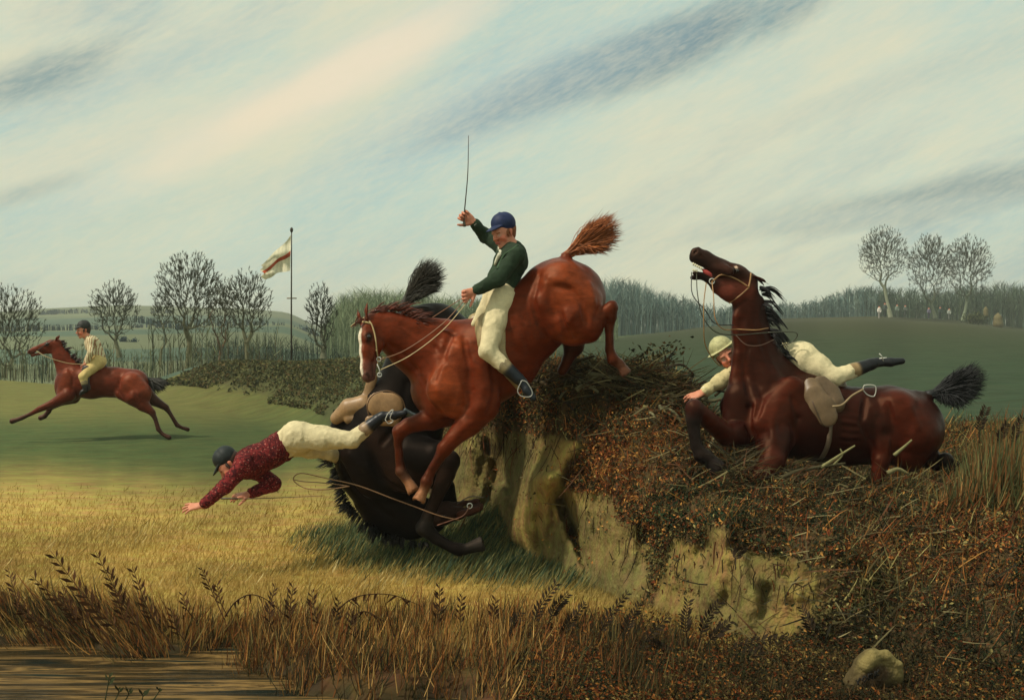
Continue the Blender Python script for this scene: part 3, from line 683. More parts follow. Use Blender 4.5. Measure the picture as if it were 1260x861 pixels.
    strap(fg, 'rein', br, [(566, 640, -.45), (540, 634, -.5), (510, 623, -.5), (480, 612, -.55), (440, 597, -.55), (400, 588, -.5), (370, 582, -.45), (361, 590, -.45), (375, 600, -.5), (400, 602, -.52), (430, 598, -.55)], .0045, (.28, .15, .07), on=False)
    strap(fg, 'rein', br, [(430, 598, -.55), (400, 594, -.5), (372, 592, -.45), (362, 590, -.45)], .004, (.22, .12, .06), on=False)
    return root, fg

# ---------------------------------------------------------------- the galloping horse out on the meadow
def galloper():
    D = 19.8; fg = Fig(D, .015); c = np.array((.105, .017, .008)); cd = np.array((.045, .018, .014)); cl = np.array((.16, .030, .013))
    root = thing('horse', 'red bay horse at full stretch galloping left across the far meadow', 'horse', P(120, 530, D))
    fg.ch([(86, 470, 0, 18), (112, 470, 0, 20), (140, 470, 0, 18), (165, 473, 0, 19)], .06, c, .80)
    fg.ch([(85, 478, 0, 17), (90, 465, 0, 17)], .05, c, .8)
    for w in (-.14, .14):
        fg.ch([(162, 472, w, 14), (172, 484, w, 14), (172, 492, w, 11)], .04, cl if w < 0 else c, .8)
        fg.ch([(84, 462, w, 7), (80, 484, w, 10)], .04, cl, .6)
    fg.ch([(92, 466, 0, 17), (84, 455, 0, 14), (76, 440, 0, 10.5), (70, 428, 0, 8)], .04, c, .6)
    fg.ch([(84, 486, -.16, 9), (66, 496, -.18, 5.5), (49, 503, -.2, 3.8), (38, 509, -.2, 2.5), (27, 514, -.2, 2.8), (22, 516, -.2, 2.6), (15, 518, -.2, 3.6)], .015, cs=[c, c, c, cd, cd, cd])
    fg.ch([(90, 488, .16, 9), (74, 494, .18, 5.5), (61, 501, .2, 4.2), (60, 506, .2, 3), (55, 512, .2, 3.0), (50, 514, .2, 3.4)], .015, cs=[c, c, cd, cd, cd])
    fg.ch([(170, 488, -.15, 14), (176, 498, -.17, 8), (187, 507, -.18, 4.2), (191, 515, -.18, 2.6), (195, 528, -.18, 2.9), (200, 534, -.18, 2.2), (208, 538, -.18, 3.2)], .015, cs=[c, c, cd, cd, cd, cd])
    fg.ch([(176, 482, .15, 11), (190, 493, .17, 6.5), (204, 501, .18, 4.0), (209, 508, .18, 2.5), (218, 523, .18, 2.8), (224, 526, .18, 2.2), (231, 528, .18, 2.9)], .015, cs=[cd*2, cd, cd, cd, cd, cd])
    fg.ch([(150, 484, -.12, 8), (164, 490, -.12, 9)], .05, c)
    fg.carve([(103, 462), (104, 480), (98, 492)], 2, .8); fg.carve([(148, 466), (146, 480), (152, 490)], 2, .8); fg.carve([(160, 470), (166, 484), (172, 496)], 2, .8); fg.carve([(80, 445), (90, 462), (88, 480)], 2, .8)
    hd = horse_head(fg, fg.p(72, 421, 0), fg.p(38, 431, 0), (-.3, -.1, 1), c, np.array((.16, .04, .03)), L=.52, jaw=.12, ears=((-.06, .22), (-.10, .2)))
    fg.build('body', COAT('far_bay_coat'), root, vary=.3)
    eyeball(hd, root)
    hair_fan(fg, 'tail', root, (177, 465), (186, 467), [(205, 468), (211, 473), (204, 480), (192, 485)], 170, np.array((.022, .02, .016)), seed=7, r=.008, dockr=3.5, jr=1.5, curl=1.2, jw=.05)
    locks(fg, 'mane', root, [(73, 420), (79, 430), (88, 441), (97, 447)], [(1, -.2), (1, -.3), (1, -.4)], 36, (.03, .014, .012), 6, r=.012, jw=.02)
    br = thing_part('bridle', root)
    strap(fg, 'rein', br, [(45, 432, -.2), (60, 440, -.28), (85, 447, -.26), (106, 448, -.22)], .007, (.35, .25, .12), on=False)
    strap(fg, 'cheek_strap', br, [(66, 418), (56, 424), (46, 431)], .009, (.06, .03, .02))
    sg = Fig(D, .015)
    sg.ch([(108, 452, 0, 4.5), (122, 453, 0, 4), (128, 451, 0, 4)], .03, np.array((.05, .03, .025)), 1)
    for w in (-.27, .27): sg.ch([(106, 455, w, 6), (105, 466, w*.97, 5), (109, 478, w*.95, 3)], .03, np.array((.05, .035, .03)), .3)
    sg.build('saddle', mat('leather', .45, 20, .3, spec=.5), root)
    return root, fg

# ================================================================== people
SKIN = np.array((.60, .235, .14))
def add_hand(fg, wrist, d, palm, k=1.0, curl=.6, spread=.10, skin=SKIN, thumb=1, fist=False):
    """palm, four unequal bending fingers and a thumb leaving the side of the palm; sizes in metres"""
    d = d/np.linalg.norm(d); pn = orth(palm, d); s = np.cross(d, pn)
    q = lambda a, b, c=0: wrist+k*(d*a+s*b+pn*c)
    fg.rc(q(.0, 0), q(.03, 0), .024*k, .028*k, .012, skin, pn, .75)
    fg.rc(q(.03, -.012), q(.08, -.024), .024*k, .018*k, .010, skin, pn, .6)
    fg.rc(q(.03, .012), q(.078, .026), .024*k, .017*k, .010, skin, pn, .6)
    fg.rc(q(.04, 0), q(.085, 0), .022*k, .018*k, .010, skin, pn, .6)
    for i, (b, L) in enumerate(zip((-.034, -.012, .011, .032), (.066, .076, .072, .056))):
        r = .0098 if i < 3 else .0086; p = q(.083-(abs(b)*.2), b); cu = 0.0
        fd = d+s*(b/.034)*spread; fd /= np.linalg.norm(fd)
        cu_i = curl*(1+.15*(i-1.5))
        for j, fr in enumerate((.44, .32, .24)):
            cu += cu_i*(.7 if j == 0 else 1.0)
            dd = fd*math.cos(cu)+pn*math.sin(cu); e = p+dd*L*fr*k
            fg.rc(p, e, r*k*(1-.08*j), r*k*(.95-.1*j), .004, skin*(1-.04*j)); p = e
    p = q(.02, -.026*thumb, .008); td = d*.62-s*.7*thumb+pn*.35; td /= np.linalg.norm(td)
    e = p+td*.036*k; fg.rc(p, e, .0145*k, .0115*k, .010, skin)
    td2 = td+d*.35+pn*(.5 if curl > .4 else .1); td2 /= np.linalg.norm(td2); e2 = e+td2*.030*k; fg.rc(e, e2, .0110*k, .0095*k, .004, skin)
    e3 = e2+(td2+d*.15)/np.linalg.norm(td2+d*.15)*.022*k; fg.rc(e2, e3, .0095*k, .0080*k, .004, skin)
def add_head(fg, c, fwd, up, k=1.0, skin=SKIN, neck=None, hairc=(.10, .045, .02), expr=0.0):
    """human head with brows, eye sockets, nose, lips, chin, ears; c is the centre of the head"""
    f = np.asarray(fwd, float); f /= np.linalg.norm(f); u = orth(up, f); r = np.cross(f, u)
    q = lambda a, b, s=0.0: c+k*(f*a+u*b+r*s)
    R = lambda p1, p2, r1, r2, kk=.012, col=skin, n=None, sc=1.0, where='pr': fg.rc(p1, p2, r1*k, r2*k, kk, col, n, sc, where)
    R(q(-.022, .035), q(.012, .040), .078, .074, .02, skin, r, .9)
    R(q(.028, .0), q(.03, -.050), .062, .046, .03, skin, r, .95)
    R(q(-.01, -.04, .038), q(.045, -.082, .018), .024, .020, .02); R(q(-.01, -.04, -.038), q(.045, -.082, -.018), .024, .020, .02)
    R(q(.060, -.088), q(.064, -.090), .020, .018, .012)                      # chin
    R(q(.082, .018, .022), q(.078, .018, .040), .011, .009, .010); R(q(.082, .018, -.022), q(.078, .018, -.040), .011, .009, .010)
    R(q(.088, .008), q(.108, -.026), .0085, .0125, .008, skin*np.array((1.05, .9, .85)))   # nose
    R(q(.094, -.030, .011), q(.094, -.030, -.011), .008, .008, .006, skin*np.array((1.0, .8, .8)))
    for s in (1, -1):
        R(q(.086, -.002, .030*s), q(.088, -.002, .031*s), .012, .012, .010, None, where='sub')
        fg.rc(q(.078, -.001, .030*s), q(.078, -.001, .030*s)+1e-5, .0085*k, .0085*k, .004, (.5, .48, .42))
        R(q(.087, -.001, .030*s), q(.088, -.001, .030*s), .0055, .0055, .003, np.array((.03, .02, .015)), where='paint')
        R(q(.088, .014, .018*s), q(.080, .016, .044*s), .0055, .005, .004, np.array(hairc), where='paint')
        R(q(.060, -.028, .040*s), q(.050, -.04, .042*s), .020, .018, .02, skin*np.array((1.12, .78, .72)))   # ruddy cheek
        R(q(-.012, .01, .074*s), q(-.008, -.028, .070*s), .016, .010, .006, skin*np.array((1.0, .8, .75)), r, .45)
    R(q(.090, -.052, .018), q(.090, -.052, -.018), .0065, .0065, .006, np.array((.42, .10, .08)))
    R(q(.086, -.064, .014), q(.086, -.064, -.014), .0070, .0070, .006, np.array((.40, .10, .08)))
    R(q(.100, -.0585, .018), q(.100, -.0585, -.018), .0035, .0035, .002, np.array((.10, .02, .02)), where='paint')
    if neck is not None: R(q(-.02, -.055), np.asarray(neck, float), .052, .058, .02, skin)
    return q, f, u, r
def person(label, D, base, J, head, hands, cols, feet=True, hs=.006, sk=SKIN, wr=1.0, capf=None, hairc=(.10, .045, .02), group=None, jmat=None):
    """J: joints as (px, py, w). Body is one surface; jacket, breeches, boots and cap are children"""
    root = thing('person', label, 'person', base, group)
    bd = Fig(D, hs); j = {k: bd.p(*v) for k, v in J.items()}
    M = lambda fg, a, b, ra, rb, k=.02, c=None, n=None, sc=1.0: fg.rc(a, b, ra, rb, k, c, n, sc)
    jk, br = Fig(D, max(hs, .007)), Fig(D, max(hs, .007)); bts = []
    tn = J.get('_tn', None)
    lat = j['sn']-j['sf']; lat /= np.linalg.norm(lat)
    cj, cb, cbo = [np.array(x, float) for x in cols[:3]]
    front = np.cross(lat, j['chest']-j['pelvis']); front /= np.linalg.norm(front)
    def torso(fg, s, c):
        M(fg, j['sn'], j['sf'], .060*s, .060*s, .05, c)
        M(fg, j['chest'], j['belly'], .135*s, .118*s, .05, c, front, .86)
        M(fg, (j['chest']+j['sn'])/2, (j['chest']+j['sf'])/2, .085*s, .085*s, .05, c)
        M(fg, j['neck'], j['chest'], .055*s, .11*s, .05, c)
    torso(bd, .86, cj)
    M(bd, j['belly'], j['pelvis'], .10, .11, .05, cb)
    torso(jk, 1.0, cj); M(jk, j['belly'], lerp(j['belly'], j['pelvis'], .38), .120, .125, .03, cj, front, .95)
    M(br, lerp(j['belly'], j['pelvis'], .45), j['pelvis'], .108, .125, .04, cb)
    M(br, j['hn'], j['hf'], .105, .105, .05, cb)
    M(bd, j['hn'], j['hf'], .09, .09, .05, cb)
    for s in 'nf':
        sh, elb, wri = j['s'+s], j['e'+s], j['w'+s]
        M(bd, sh, elb, .046, .040, .02, cj); M(bd, elb, wri, .038, .026, .015, sk); M(bd, lerp(elb, wri, .85), wri, .025, .024, .01, sk)
        M(jk, sh, elb, .062, .054, .035, cj); M(jk, elb, lerp(elb, wri, .92), .053, .038, .02, cj)
        hp, kn, an, to = j['h'+s], j['k'+s], j['a'+s], j['t'+s]
        M(bd, hp, kn, .085, .056, .03, cb); M(bd, kn, an, .052, .036, .02, cb)
        M(br, hp, lerp(hp, kn, .45), .104, .088, .05, cb); M(br, lerp(hp, kn, .45), kn, .088, .062, .03, cb)
        bt = Fig(D, hs); bts.append(bt); mid = lerp(kn, an, .5); M(br, kn, mid, .061, .050, .02, cb)
        M(bt, mid, an, .055, .042, .02, cbo); ball = lerp(an, to, .62)
        hl = an+(an-kn)/np.linalg.norm(an-kn)*.045
        M(bt, an, hl, .036, .030, .02, cbo); M(bt, hl, ball, .032, .032, .02, cbo); M(bt, ball, to, .032, .024, .015, cbo)
        M(bd, an, ball, .03, .024, .015, cbo)
        # turned-down top of the boot / knee band
        if len(cols) > 4: M(bt, lerp(mid, an, .0), lerp(mid, an, .12), .0545, .054, .004, np.array(cols[4]))
    hq = add_head(bd, bd.p(*head['c']), head['f'], head['u'], head.get('k', 1.0), sk, neck=j['neck'], hairc=hairc)
    for s in 'nf':
        h = hands.get(s)
        if h: add_hand(bd, j['w'+s]+(j['w'+s]-j['e'+s])/np.linalg.norm(j['w'+s]-j['e'+s])*.004, np.array(h['d'], float), np.array(h['p'], float), h.get('k', 1.05), h.get('curl', .6), h.get('spread', .1), sk, h.get('thumb', 1))
    bd.build('body', mat('skin', .55, 30, .12, .05, 90, .35), root, vary=.06, kc=.005)
    fold = lambda X, sd, f: np.abs(noise3(X, sd, 2, f))**.75-.42
    jk.dis = lambda X: wr*(.016*fold(X*np.array((1, 1, .7)), 12, 9.0)+.007*fold(X, 14, 24.0))
    br.dis = lambda X: wr*(.013*fold(X*np.array((1, 1, .7)), 13, 9.0)+.006*fold(X, 15, 24.0))
    o = jk.build('jacket', jmat or mat('cloth', .9, 26, .40, .5, 130, .15), root, vary=cols[3] if len(cols) > 3 else .15)
    br.build('breeches', mat('breeches_cloth', .85, 22, .16, .25, 120, .15), root, vary=.12)
    for bt in bts: bt.build('boot', mat('boot_leather', .38, 20, .3, .1, 60, .28), root, vary=.1, kc=.0025)
    # cuffs
    g = Geo()
    for s in 'nf':
        if hands.get(s):
            a = lerp(j['e'+s], j['w'+s], .90); b = lerp(j['e'+s], j['w'+s], .985); g.tube([a, b], .034, (.75, .72, .62), 12)
    if g.n: g.build('shirt_cuffs', mat('cloth', .9, 26, .30), root)
    # hair
    q, f, u, r = hq; k = head.get('k', 1.0)
    hr = Fig(D, hs); hr.rc(q(-.03, .03), q(-.02, .045), .082*k, .082*k, .02, np.array(hairc), r, .92)
    hr.rc(q(-.045, -.02), q(-.04, .02), .055*k, .07*k, .02, np.array(hairc), r, .95)
    for s in (1, -1): hr.rc(q(.02, .01, .064*s), q(.018, -.03, .066*s), .012*k, .008*k, .01, np.array(hairc))
    hr.build('hair', mat('hair', .55, 30, .3, spec=.35), root, vary=.2)
    if capf is not None:
        cc = np.array(capf['c'], float); cp = Fig(D, hs*.9)
        cp.rc(q(-.026, .070), q(-.004, .074), .090*k, .084*k, .015, cc)
        cp.rc(q(-.01, .15), q(-.01, .152), .012*k, .012*k, .01, cc)
        pk = capf.get('peak', .075)
        if capf.get('brim'):
            cp.rc(q(-.03, .062), q(-.02, .064), .122*k, .122*k, .01, cc, u, .08)
        else:
            cp.rc(q(.045, .060), q(.045+pk, .046), .068*k, .045*k, .01, cc, u, .14)
        cp.sub = [(q(-.0, -.10), q(.0, -.045), .09*k, .09*k, .01, None, None, 1.0)]
        if capf.get('band') is not None: cp.rc(q(-.02, .042), q(.0, .045), .0945*k, .090*k, .004, np.array(capf['band']), u, .12)
        cp.build('cap', mat('cap_cloth', .6, 30, .35, .15, 90, .35), root, vary=.25)
    root_jk[root.name] = jk
    return root, j, bd, hq
root_jk = {}
def whip(name, label, pts3, r0, col, lash=None):
    g = Geo(); L = thing(name, label, 'riding whip', pts3[0])
    sp = spline(pts3, 14); g.tube(sp, np.linspace(r0, r0*.35, 14), col, 6); g.build('stick', mat('leather', .45, 20, .3, spec=.5), L)
    g = Geo(); g.tube(sp[:4], r0*1.5, (.10, .08, .05), 6); g.build('grip', mat('leather', .45, 20, .3), L); return L

def riders():
    cream = (.66, .56, .34)
    # rider in green on the leaping chestnut
    D = 9.2
    J = dict(neck=(632, 307, .0), chest=(629, 321, 0), belly=(619, 344, 0), pelvis=(615, 366, 0), sn=(634, 314, -.15), sf=(622, 308, .17),
             en=(613, 343, -.24), wn=(585, 358, -.25), ef=(598, 290, .26), wf=(583, 274, .18),
             hn=(616, 368, -.09), hf=(616, 368, .09), kn=(600, 432, -.315), kf=(602, 432, .315), an=(638, 466, -.33), af=(638, 466, .33), tn=(656, 490, -.37), tf=(656, 490, .37))
    root, j, bd, hq = person('rider in dark green jacket and blue cap raising a whip high', D, P(615, 398, D), J,
        dict(c=(620, 287, -.02), f=(-.72, -.66, -.26), u=(-.20, -.05, 1), k=.98),
        dict(n=dict(d=(-.85, -.2, -.35), p=(-.15, -.9, -.3), curl=1.25, thumb=1), f=dict(d=(-.78, -.1, .55), p=(-.1, -1, 0), curl=1.3, k=1.12, thumb=1)),
        ((.022, .040, .020), cream, (.012, .015, .020), .5, (.55, .42, .22)), capf=dict(c=(.011, .021, .075), peak=.07), hairc=(.22, .07, .02))
    jk_ = root_jk[root.name]; g = Geo()                                # cravat and collar
    q, f, u, r = hq
    sf = lambda pts, off=.004: [p for p in (jk_.surf(x, y, off) for x, y in pts) if p is not None]
    g.tube(spline([q(.035, -.095, .03), q(.05, -.125, .03)]+sf([(616, 311), (612, 318), (609, 326)], .008), 10), np.linspace(.028, .010, 10), (.75, .72, .55), 7, flat=.6)
    g.build('cravat', mat('cloth', .9, 26, .3), root)
    g = Geo(); g.tube(spline(sf([(637, 302), (629, 308), (621, 313), (616, 321), (612, 331)]), 12), .009, (.05, .09, .045), 5); g.build('lapel', mat('cloth', .9, 26, .3), root)
    # tail of the shirt that has come out at the waist
    tl = Fig(D, .007); tl.ch([(604, 366, -.13, 10), (594, 385, -.17, 8), (582, 399, -.2, 3)], .02, np.array(cream)*1.05, .4); tl.build('shirt_tail', mat('breeches_cloth', .85, 22, .16), root, vary=.1)
    dh = np.array((-.78, -.1, .55)); dh /= np.linalg.norm(dh); hw = j['wf']+dh*.088+np.array((0, -.034, 0))
    whip('riding_crop', 'long thin riding whip held upright by the rider in green', [hw+np.array((.004, 0, -.085)), hw, P(575.5, 215, 9.32), P(576.5, 167, 9.32)], .0065, (.05, .035, .02))
    # rider in red, thrown over the black horse's neck
    D = 9.55
    J = dict(neck=(292, 572, 0), chest=(310, 568, 0), belly=(334, 557, 0), pelvis=(364, 538, 0), sn=(298, 574, -.15), sf=(312, 577, .16),
             en=(277, 599, -.2), wn=(250, 621, -.22), ef=(337, 595, .12), wf=(308, 607, .02),
             hn=(366, 537, -.09), hf=(368, 543, .09), kn=(433, 541, -.17), kf=(402, 556, .2), an=(465, 516, -.17), af=(425, 566, .5), tn=(498, 508, -.2), tf=(440, 580, .6))
    root, j, bd, hq = person('rider in mottled red jacket diving head first to the grass, arms out', D, P(330, 640, D), J,
        dict(c=(283, 572, -.02), f=(-.62, -.25, -.75), u=(-.80, 0, .58), k=.98),
        dict(n=dict(d=(-1, -.1, -.12), p=(.1, .5, -1), curl=.22, spread=.45, thumb=1), f=dict(d=(-1, -.1, -.18), p=(.1, .3, -1), curl=.25, spread=.35, thumb=-1)),
        ((.20, .022, .022), cream, (.012, .013, .018), .55, (.62, .40, .22)), capf=dict(c=(.014, .018, .018), peak=.06), hairc=(.05, .025, .015), wr=1.15, jmat=mat('mottled_cloth', .85, 26, .35, .5, 130, .15, mottle=((.055, .008, .010), (.42, .16, .12))))
    g = Geo(); g.tube(spline([bd.p(343, 535, -.05), bd.p(349, 548, -.13), bd.p(353, 562, -.05), bd.p(352, 566, .05)], 10), .012, (.11, .012, .012), 5); g.build('jacket_hem', mat('cloth', .9, 26, .3), root)
    g = Geo(); a = [bd.p(x, y, -.25) for x, y in ((474, 516), (478, 508), (484, 504), (480, 514), (484, 518), (478, 521), (474, 516))]
    g.tube(spline(a, 24), .0038, (.5, .48, .42), 5); g.build('spur', mat('steel', .25, 10, .1, spec=1.0), root)
    whip('riding_crop', 'thin whip lying level beneath the diving rider in red', [P(272, 613, 9.5), P(320, 613, 9.5), P(398, 609.5, 9.5)], .0055, (.10, .06, .03))
    # rider in cream hanging on the far side of the dark bay
    D = 9.0
    J = dict(neck=(905, 449, .33), chest=(925, 448, .36), belly=(955, 442, .33), pelvis=(984, 441, .16), sn=(908, 456, .20), sf=(915, 446, .5),
             en=(886, 470, .12), wn=(866, 482, .04), ef=(925, 480, .55), wf=(905, 492, .6),
             hn=(988, 441, .06), hf=(984, 446, .26), kn=(1027, 464, -.06), kf=(1015, 480, .40), an=(1072, 448, .0), af=(1045, 500, .45), tn=(1110, 444, .0), tf=(1050, 515, .40))
    root, j, bd, hq = person('rider in cream clinging sideways along the bay horse behind its neck', D, P(985, 470, D), J,
        dict(c=(894, 438, .22), f=(-.10, -1.0, -.05), u=(-.55, .05, .83), k=1.02),
        dict(n=dict(d=(-.9, -.2, -.35), p=(.1, .5, -.9), curl=.35, spread=.2, thumb=1)),
        ((.60, .50, .26), cream, (.012, .012, .014), .2, (.55, .36, .16)), capf=dict(c=(.46, .44, .22), peak=.05, brim=True, band=(.20, .26, .20)), hairc=(.12, .06, .03))
    g = Geo(); g.tube([bd.p(1087, 444, -.06), bd.p(1085, 438, -.07), bd.p(1082, 435, -.08)], .004, (.75, .73, .65), 5); g.tube([bd.p(1082, 441, -.06), bd.p(1091, 440, -.06)], .004, (.75, .73, .65), 5)
    g.build('spur', mat('steel', .25, 10, .1, spec=1.0), root)
    # rider on the far galloper
    D = 19.8
    J = dict(neck=(108, 415, 0), chest=(114, 424, 0), belly=(119, 434, 0), pelvis=(121, 444, 0), sn=(112, 420, -.16), sf=(112, 420, .16),
             en=(112, 434, -.24), wn=(107, 446, -.2), ef=(112, 434, .24), wf=(105, 446, .16),
             hn=(120, 446, -.09), hf=(120, 446, .09), kn=(102, 463, -.31), kf=(102, 463, .31), an=(105, 477, -.31), af=(105, 477, .31), tn=(99, 485, -.33), tf=(99, 485, .33))
    person('rider in cream shirt and dark cap sitting upright on the galloping horse', D, P(120, 452, D), J,
        dict(c=(102.5, 407, -.02), f=(-.75, -.65, -.1), u=(-.1, 0, 1), k=1.08),
        dict(n=dict(d=(-.3, -.1, -.9), p=(-.9, 0, .2), curl=1.0), f=dict(d=(-.3, .1, -.9), p=(-.9, 0, .2), curl=1.0)),
        ((.62, .54, .34), (.60, .44, .18), (.02, .016, .015), .25, (.5, .38, .2)), hs=.0085, capf=dict(c=(.03, .03, .028), peak=.05), hairc=(.05, .03, .02), jmat=mat('striped_cloth', .85, 26, .2, .2, 130, .15, stripes=(.28, .10, .04)))

# ================================================================== terrain
def I(x, xs, ys): return np.interp(x, xs, ys)
def foot_y(X): return I(X, [-16, -9.5, -4, -1, -.6, -.3, 0, .5, 1, 1.4, 1.9, 2.6, 3.3, 5, 9], [45, 34, 23, 12.0, 11.0, 10.6, 10.15, 8.95, 8.0, 7.35, 7.1, 6.6, 6.3, 6.0, 6.0])
def crest_y(X): return I(X, [-1, -.6, 0, .4, 1, 1.5, 2, 2.5, 3.3, 5, 9], [12.6, 11.7, 10.3, 9.65, 9.42, 9.38, 8.85, 8.6, 8.6, 8.7, 8.8])
def crest_z(X): return I(X, [-1, -.6, 0, .4, .9, 1.2, 1.4, 1.6, 1.8, 2.1, 2.5, 3.3, 4.2, 9], [1.2, 1.28, 1.46, 1.53, 1.53, 1.48, 1.36, 1.10, .86, .75, .73, .76, .90, 1.0])
def plateau(X, D):
    px = 630+F*X/D
    yc = I(px, [340, 430, 520, 640, 760, 860, 950, 1080, 1180, 1260, 1500], [442, 434, 428, 420, 412, 401, 392, 389, 394, 404, 420])
    y0 = 443+16*sstep(520, 340, px); y = yc+(y0-yc)*np.clip(30/np.maximum(D, 30), 0, 1)**1.6
    zf = CAMH-(y-HOR)*D/F
    z0 = .95+.25*np.exp(-((D-13)/4)**2)*sstep(1.2, -1, X)-.42*sstep(520, 340, px)*sstep(12, 24, D)
    z = np.where(D < 30, z0, zf)
    z = np.where((D >= 24) & (D < 30), lerp(z0, CAMH-(y0-HOR)*D/F, sstep(24, 30, D)), z)
    zc = CAMH-(yc-HOR)*185/F
    return np.where(D > 185, zc-(D-185)*.012, z)
def meadow(X, D):
    px = 630+F*X/D
    De = I(px, [-200, 0, 205, 330], [42, 39.6, 33, 24])
    yh = I(px, [-300, 0, 60, 150, 300, 400, 1260], [388, 384, 380, 376, 380, 388, 394])
    lz = np.log(np.maximum(D, 1))
    z2 = I(lz, np.log([40, 45, 60, 100, 200]), [-.5, -.65, -.35, -.1, .9])
    zf = CAMH-(yh-HOR)*600/F
    z2 = z2+(zf-.9)*sstep(200, 600, D)+sstep(90, 200, D)*1.1*np.sin(X*.02+1)*(1-sstep(350, 600, D))
    return z2*sstep(0, 5, D-De)+.03*np.sin(X*.9+D*.6)*(D > 9)
def ground_z(X, D):
    X = np.asarray(X, float); D = np.asarray(D, float)
    yf = foot_y(X); w = I(D, [6, 9.5, 12, 23, 45], [2.0, .8, 1.2, 2.0, 4])
    px = 630+F*X/np.maximum(D, 1)
    Xb = I(D, [10, 12, 23, 34, 45, 70], [-.3, -1.0, -4, -9.5, -13.5, -16])
    t_far = sstep(Xb-w*.35, Xb+w*.65, X)
    t_near = sstep(yf+.35, yf+1.6, D)
    t = np.where(D > 11.5, t_far, np.where(D < 10, t_near, lerp(t_near, t_far, (D-10)/1.5)))
    tl = sstep(345, 440, px); t = np.where(D > 45, lerp(t, tl, sstep(45, 70, D)), t)
    lo, hi = meadow(X, D), plateau(X, D)
    rid = .12*np.exp(-((X-Xb-w*.8)/(w*.5))**2)*(D > 12)*(D < 50)
    hi = np.where(D < 12, np.minimum(hi, lerp(crest_z(X)-.35, .9, sstep(10.2, 11.6, D))), hi)
    z = lo*(1-t)+(hi+rid)*t
    rough = .05*noise3(np.stack([X, D, 0*X], -1)*1.0, 31, 3, .8)*sstep(9, 14, D)*t*(D < 45)
    pond = sstep(7.75, 7.35, D+.12*np.sin(X*5)+.1*np.sin(X*2.1))*sstep(-1.35, -1.95, X-.55*(7.4-D)+.10*np.sin(D*9))
    pond = np.maximum(pond, sstep(6.62, 6.42, D+.06*np.sin(X*7))*sstep(-.1, -.5, X))
    return z+rough-.36*pond
def patch_col(X, D, z):
    px = 630+F*X/D; py = HOR+(CAMH-z)*F/D
    p3 = np.stack([X, D, 0*X], -1); sc = np.clip(12/D, .05, 1)[..., None]
    n1 = noise3(p3*sc, 41, 4, .8); n2 = noise3(p3*sc*np.array((.4, 1, 1)), 42, 4, 1.6)
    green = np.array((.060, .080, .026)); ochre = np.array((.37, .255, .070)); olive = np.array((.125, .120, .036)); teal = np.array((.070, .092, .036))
    t = sstep(560, 640, py+25*n1+.05*(px-200)*0)                      # dry straw-coloured turf towards the pond
    c = green*(1-t)[..., None]+ochre*t[..., None]
    u = sstep(535, 500, py+12*n2)*sstep(470, 250, px)
    c = c*(1-u)[..., None]+olive*u[..., None]
    v = np.clip(sstep(350, 470, px+30*n2)*sstep(560, 620, py)*sstep(725, 655, py-.14*(px-450)+22*n1), 0, 1)  # blue-green grass, with shade under the fallen horse put into the colour
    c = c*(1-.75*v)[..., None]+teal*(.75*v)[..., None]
    rt = sstep(600, 700, px)*(z > .35)
    far = I(py, [385, 400, 418, 450, 520, 600], [0, .15, .6, 1, 1, 1])[..., None]
    cr = np.array((.046, .046, .021))*(1-far)+np.array((.034, .052, .026))*far
    c = c*(1-rt)[..., None]+cr*rt[..., None]
    lf = (D > 42)*sstep(480, 380, px)
    cf = np.array((.075, .11, .075))*(1+.0*n1[..., None])  # bluish distance haze put into the far field colours
    strip = (np.sin(np.log(np.maximum(D, 1))*9+X*.004+n1*1.2) > .2)[..., None]
    cf = np.where(strip, cf, np.array((.125, .14, .080)))
    c = c*(1-lf)[..., None]+cf*lf[..., None]
    mid = (D > 11)*(z > .3)*sstep(640, 500, px)*(D < 45)             # rough bank top seen behind
    c = c*(1-mid*.6)[..., None]+np.array((.060, .058, .026))*(mid*.6)[..., None]
    br = sstep(7.9, 6.9, D-.3*np.sin(X*3)-.25*n1)*sstep(-2.6, -1.6, X)
    c = c*(1-br)[..., None]+np.array((.085, .045, .018))*br[..., None]
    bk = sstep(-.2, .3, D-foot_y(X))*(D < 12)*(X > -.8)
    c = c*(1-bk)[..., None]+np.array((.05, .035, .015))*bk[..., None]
    mud = (z < -.03)*(D < 8.2)
    c = c*(1-mud)[..., None]+np.array((.045, .032, .016))*mud[..., None]
    return c*np.clip(1+.30*n1+.22*n2, .45, 1.7)[..., None]
def make_ground():
    Ds = [2.5]
    while Ds[-1] < 16: Ds.append(Ds[-1]+.07)
    while Ds[-1] < 2500: Ds.append(Ds[-1]*1.016+.02)
    Ds = np.array(Ds); th = np.tan(np.linspace(-1.0, 1.0, 420)); D, T = np.meshgrid(Ds, th, indexing='ij')
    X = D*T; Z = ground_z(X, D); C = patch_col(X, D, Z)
    n, m = D.shape; i = np.arange(n-1)[:, None]*m+np.arange(m-1)[None]
    Q = np.stack([i, i+1, i+1+m, i+m], -1).reshape(-1, 4)
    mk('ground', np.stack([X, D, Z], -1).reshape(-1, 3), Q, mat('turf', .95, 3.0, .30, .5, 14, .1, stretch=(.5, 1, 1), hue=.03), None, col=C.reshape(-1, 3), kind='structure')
    # far plain out to the horizon, a little below the sheet above
    mk('far_plain', [(-2890, -29, -3), (2890, -29, -3), (2890, 2690, -3), (-2890, 2690, -3)], [(0, 1, 2, 3)], mat('plain', .95, .01, .2, flat=(.10, .12, .07)), None, kind='structure')
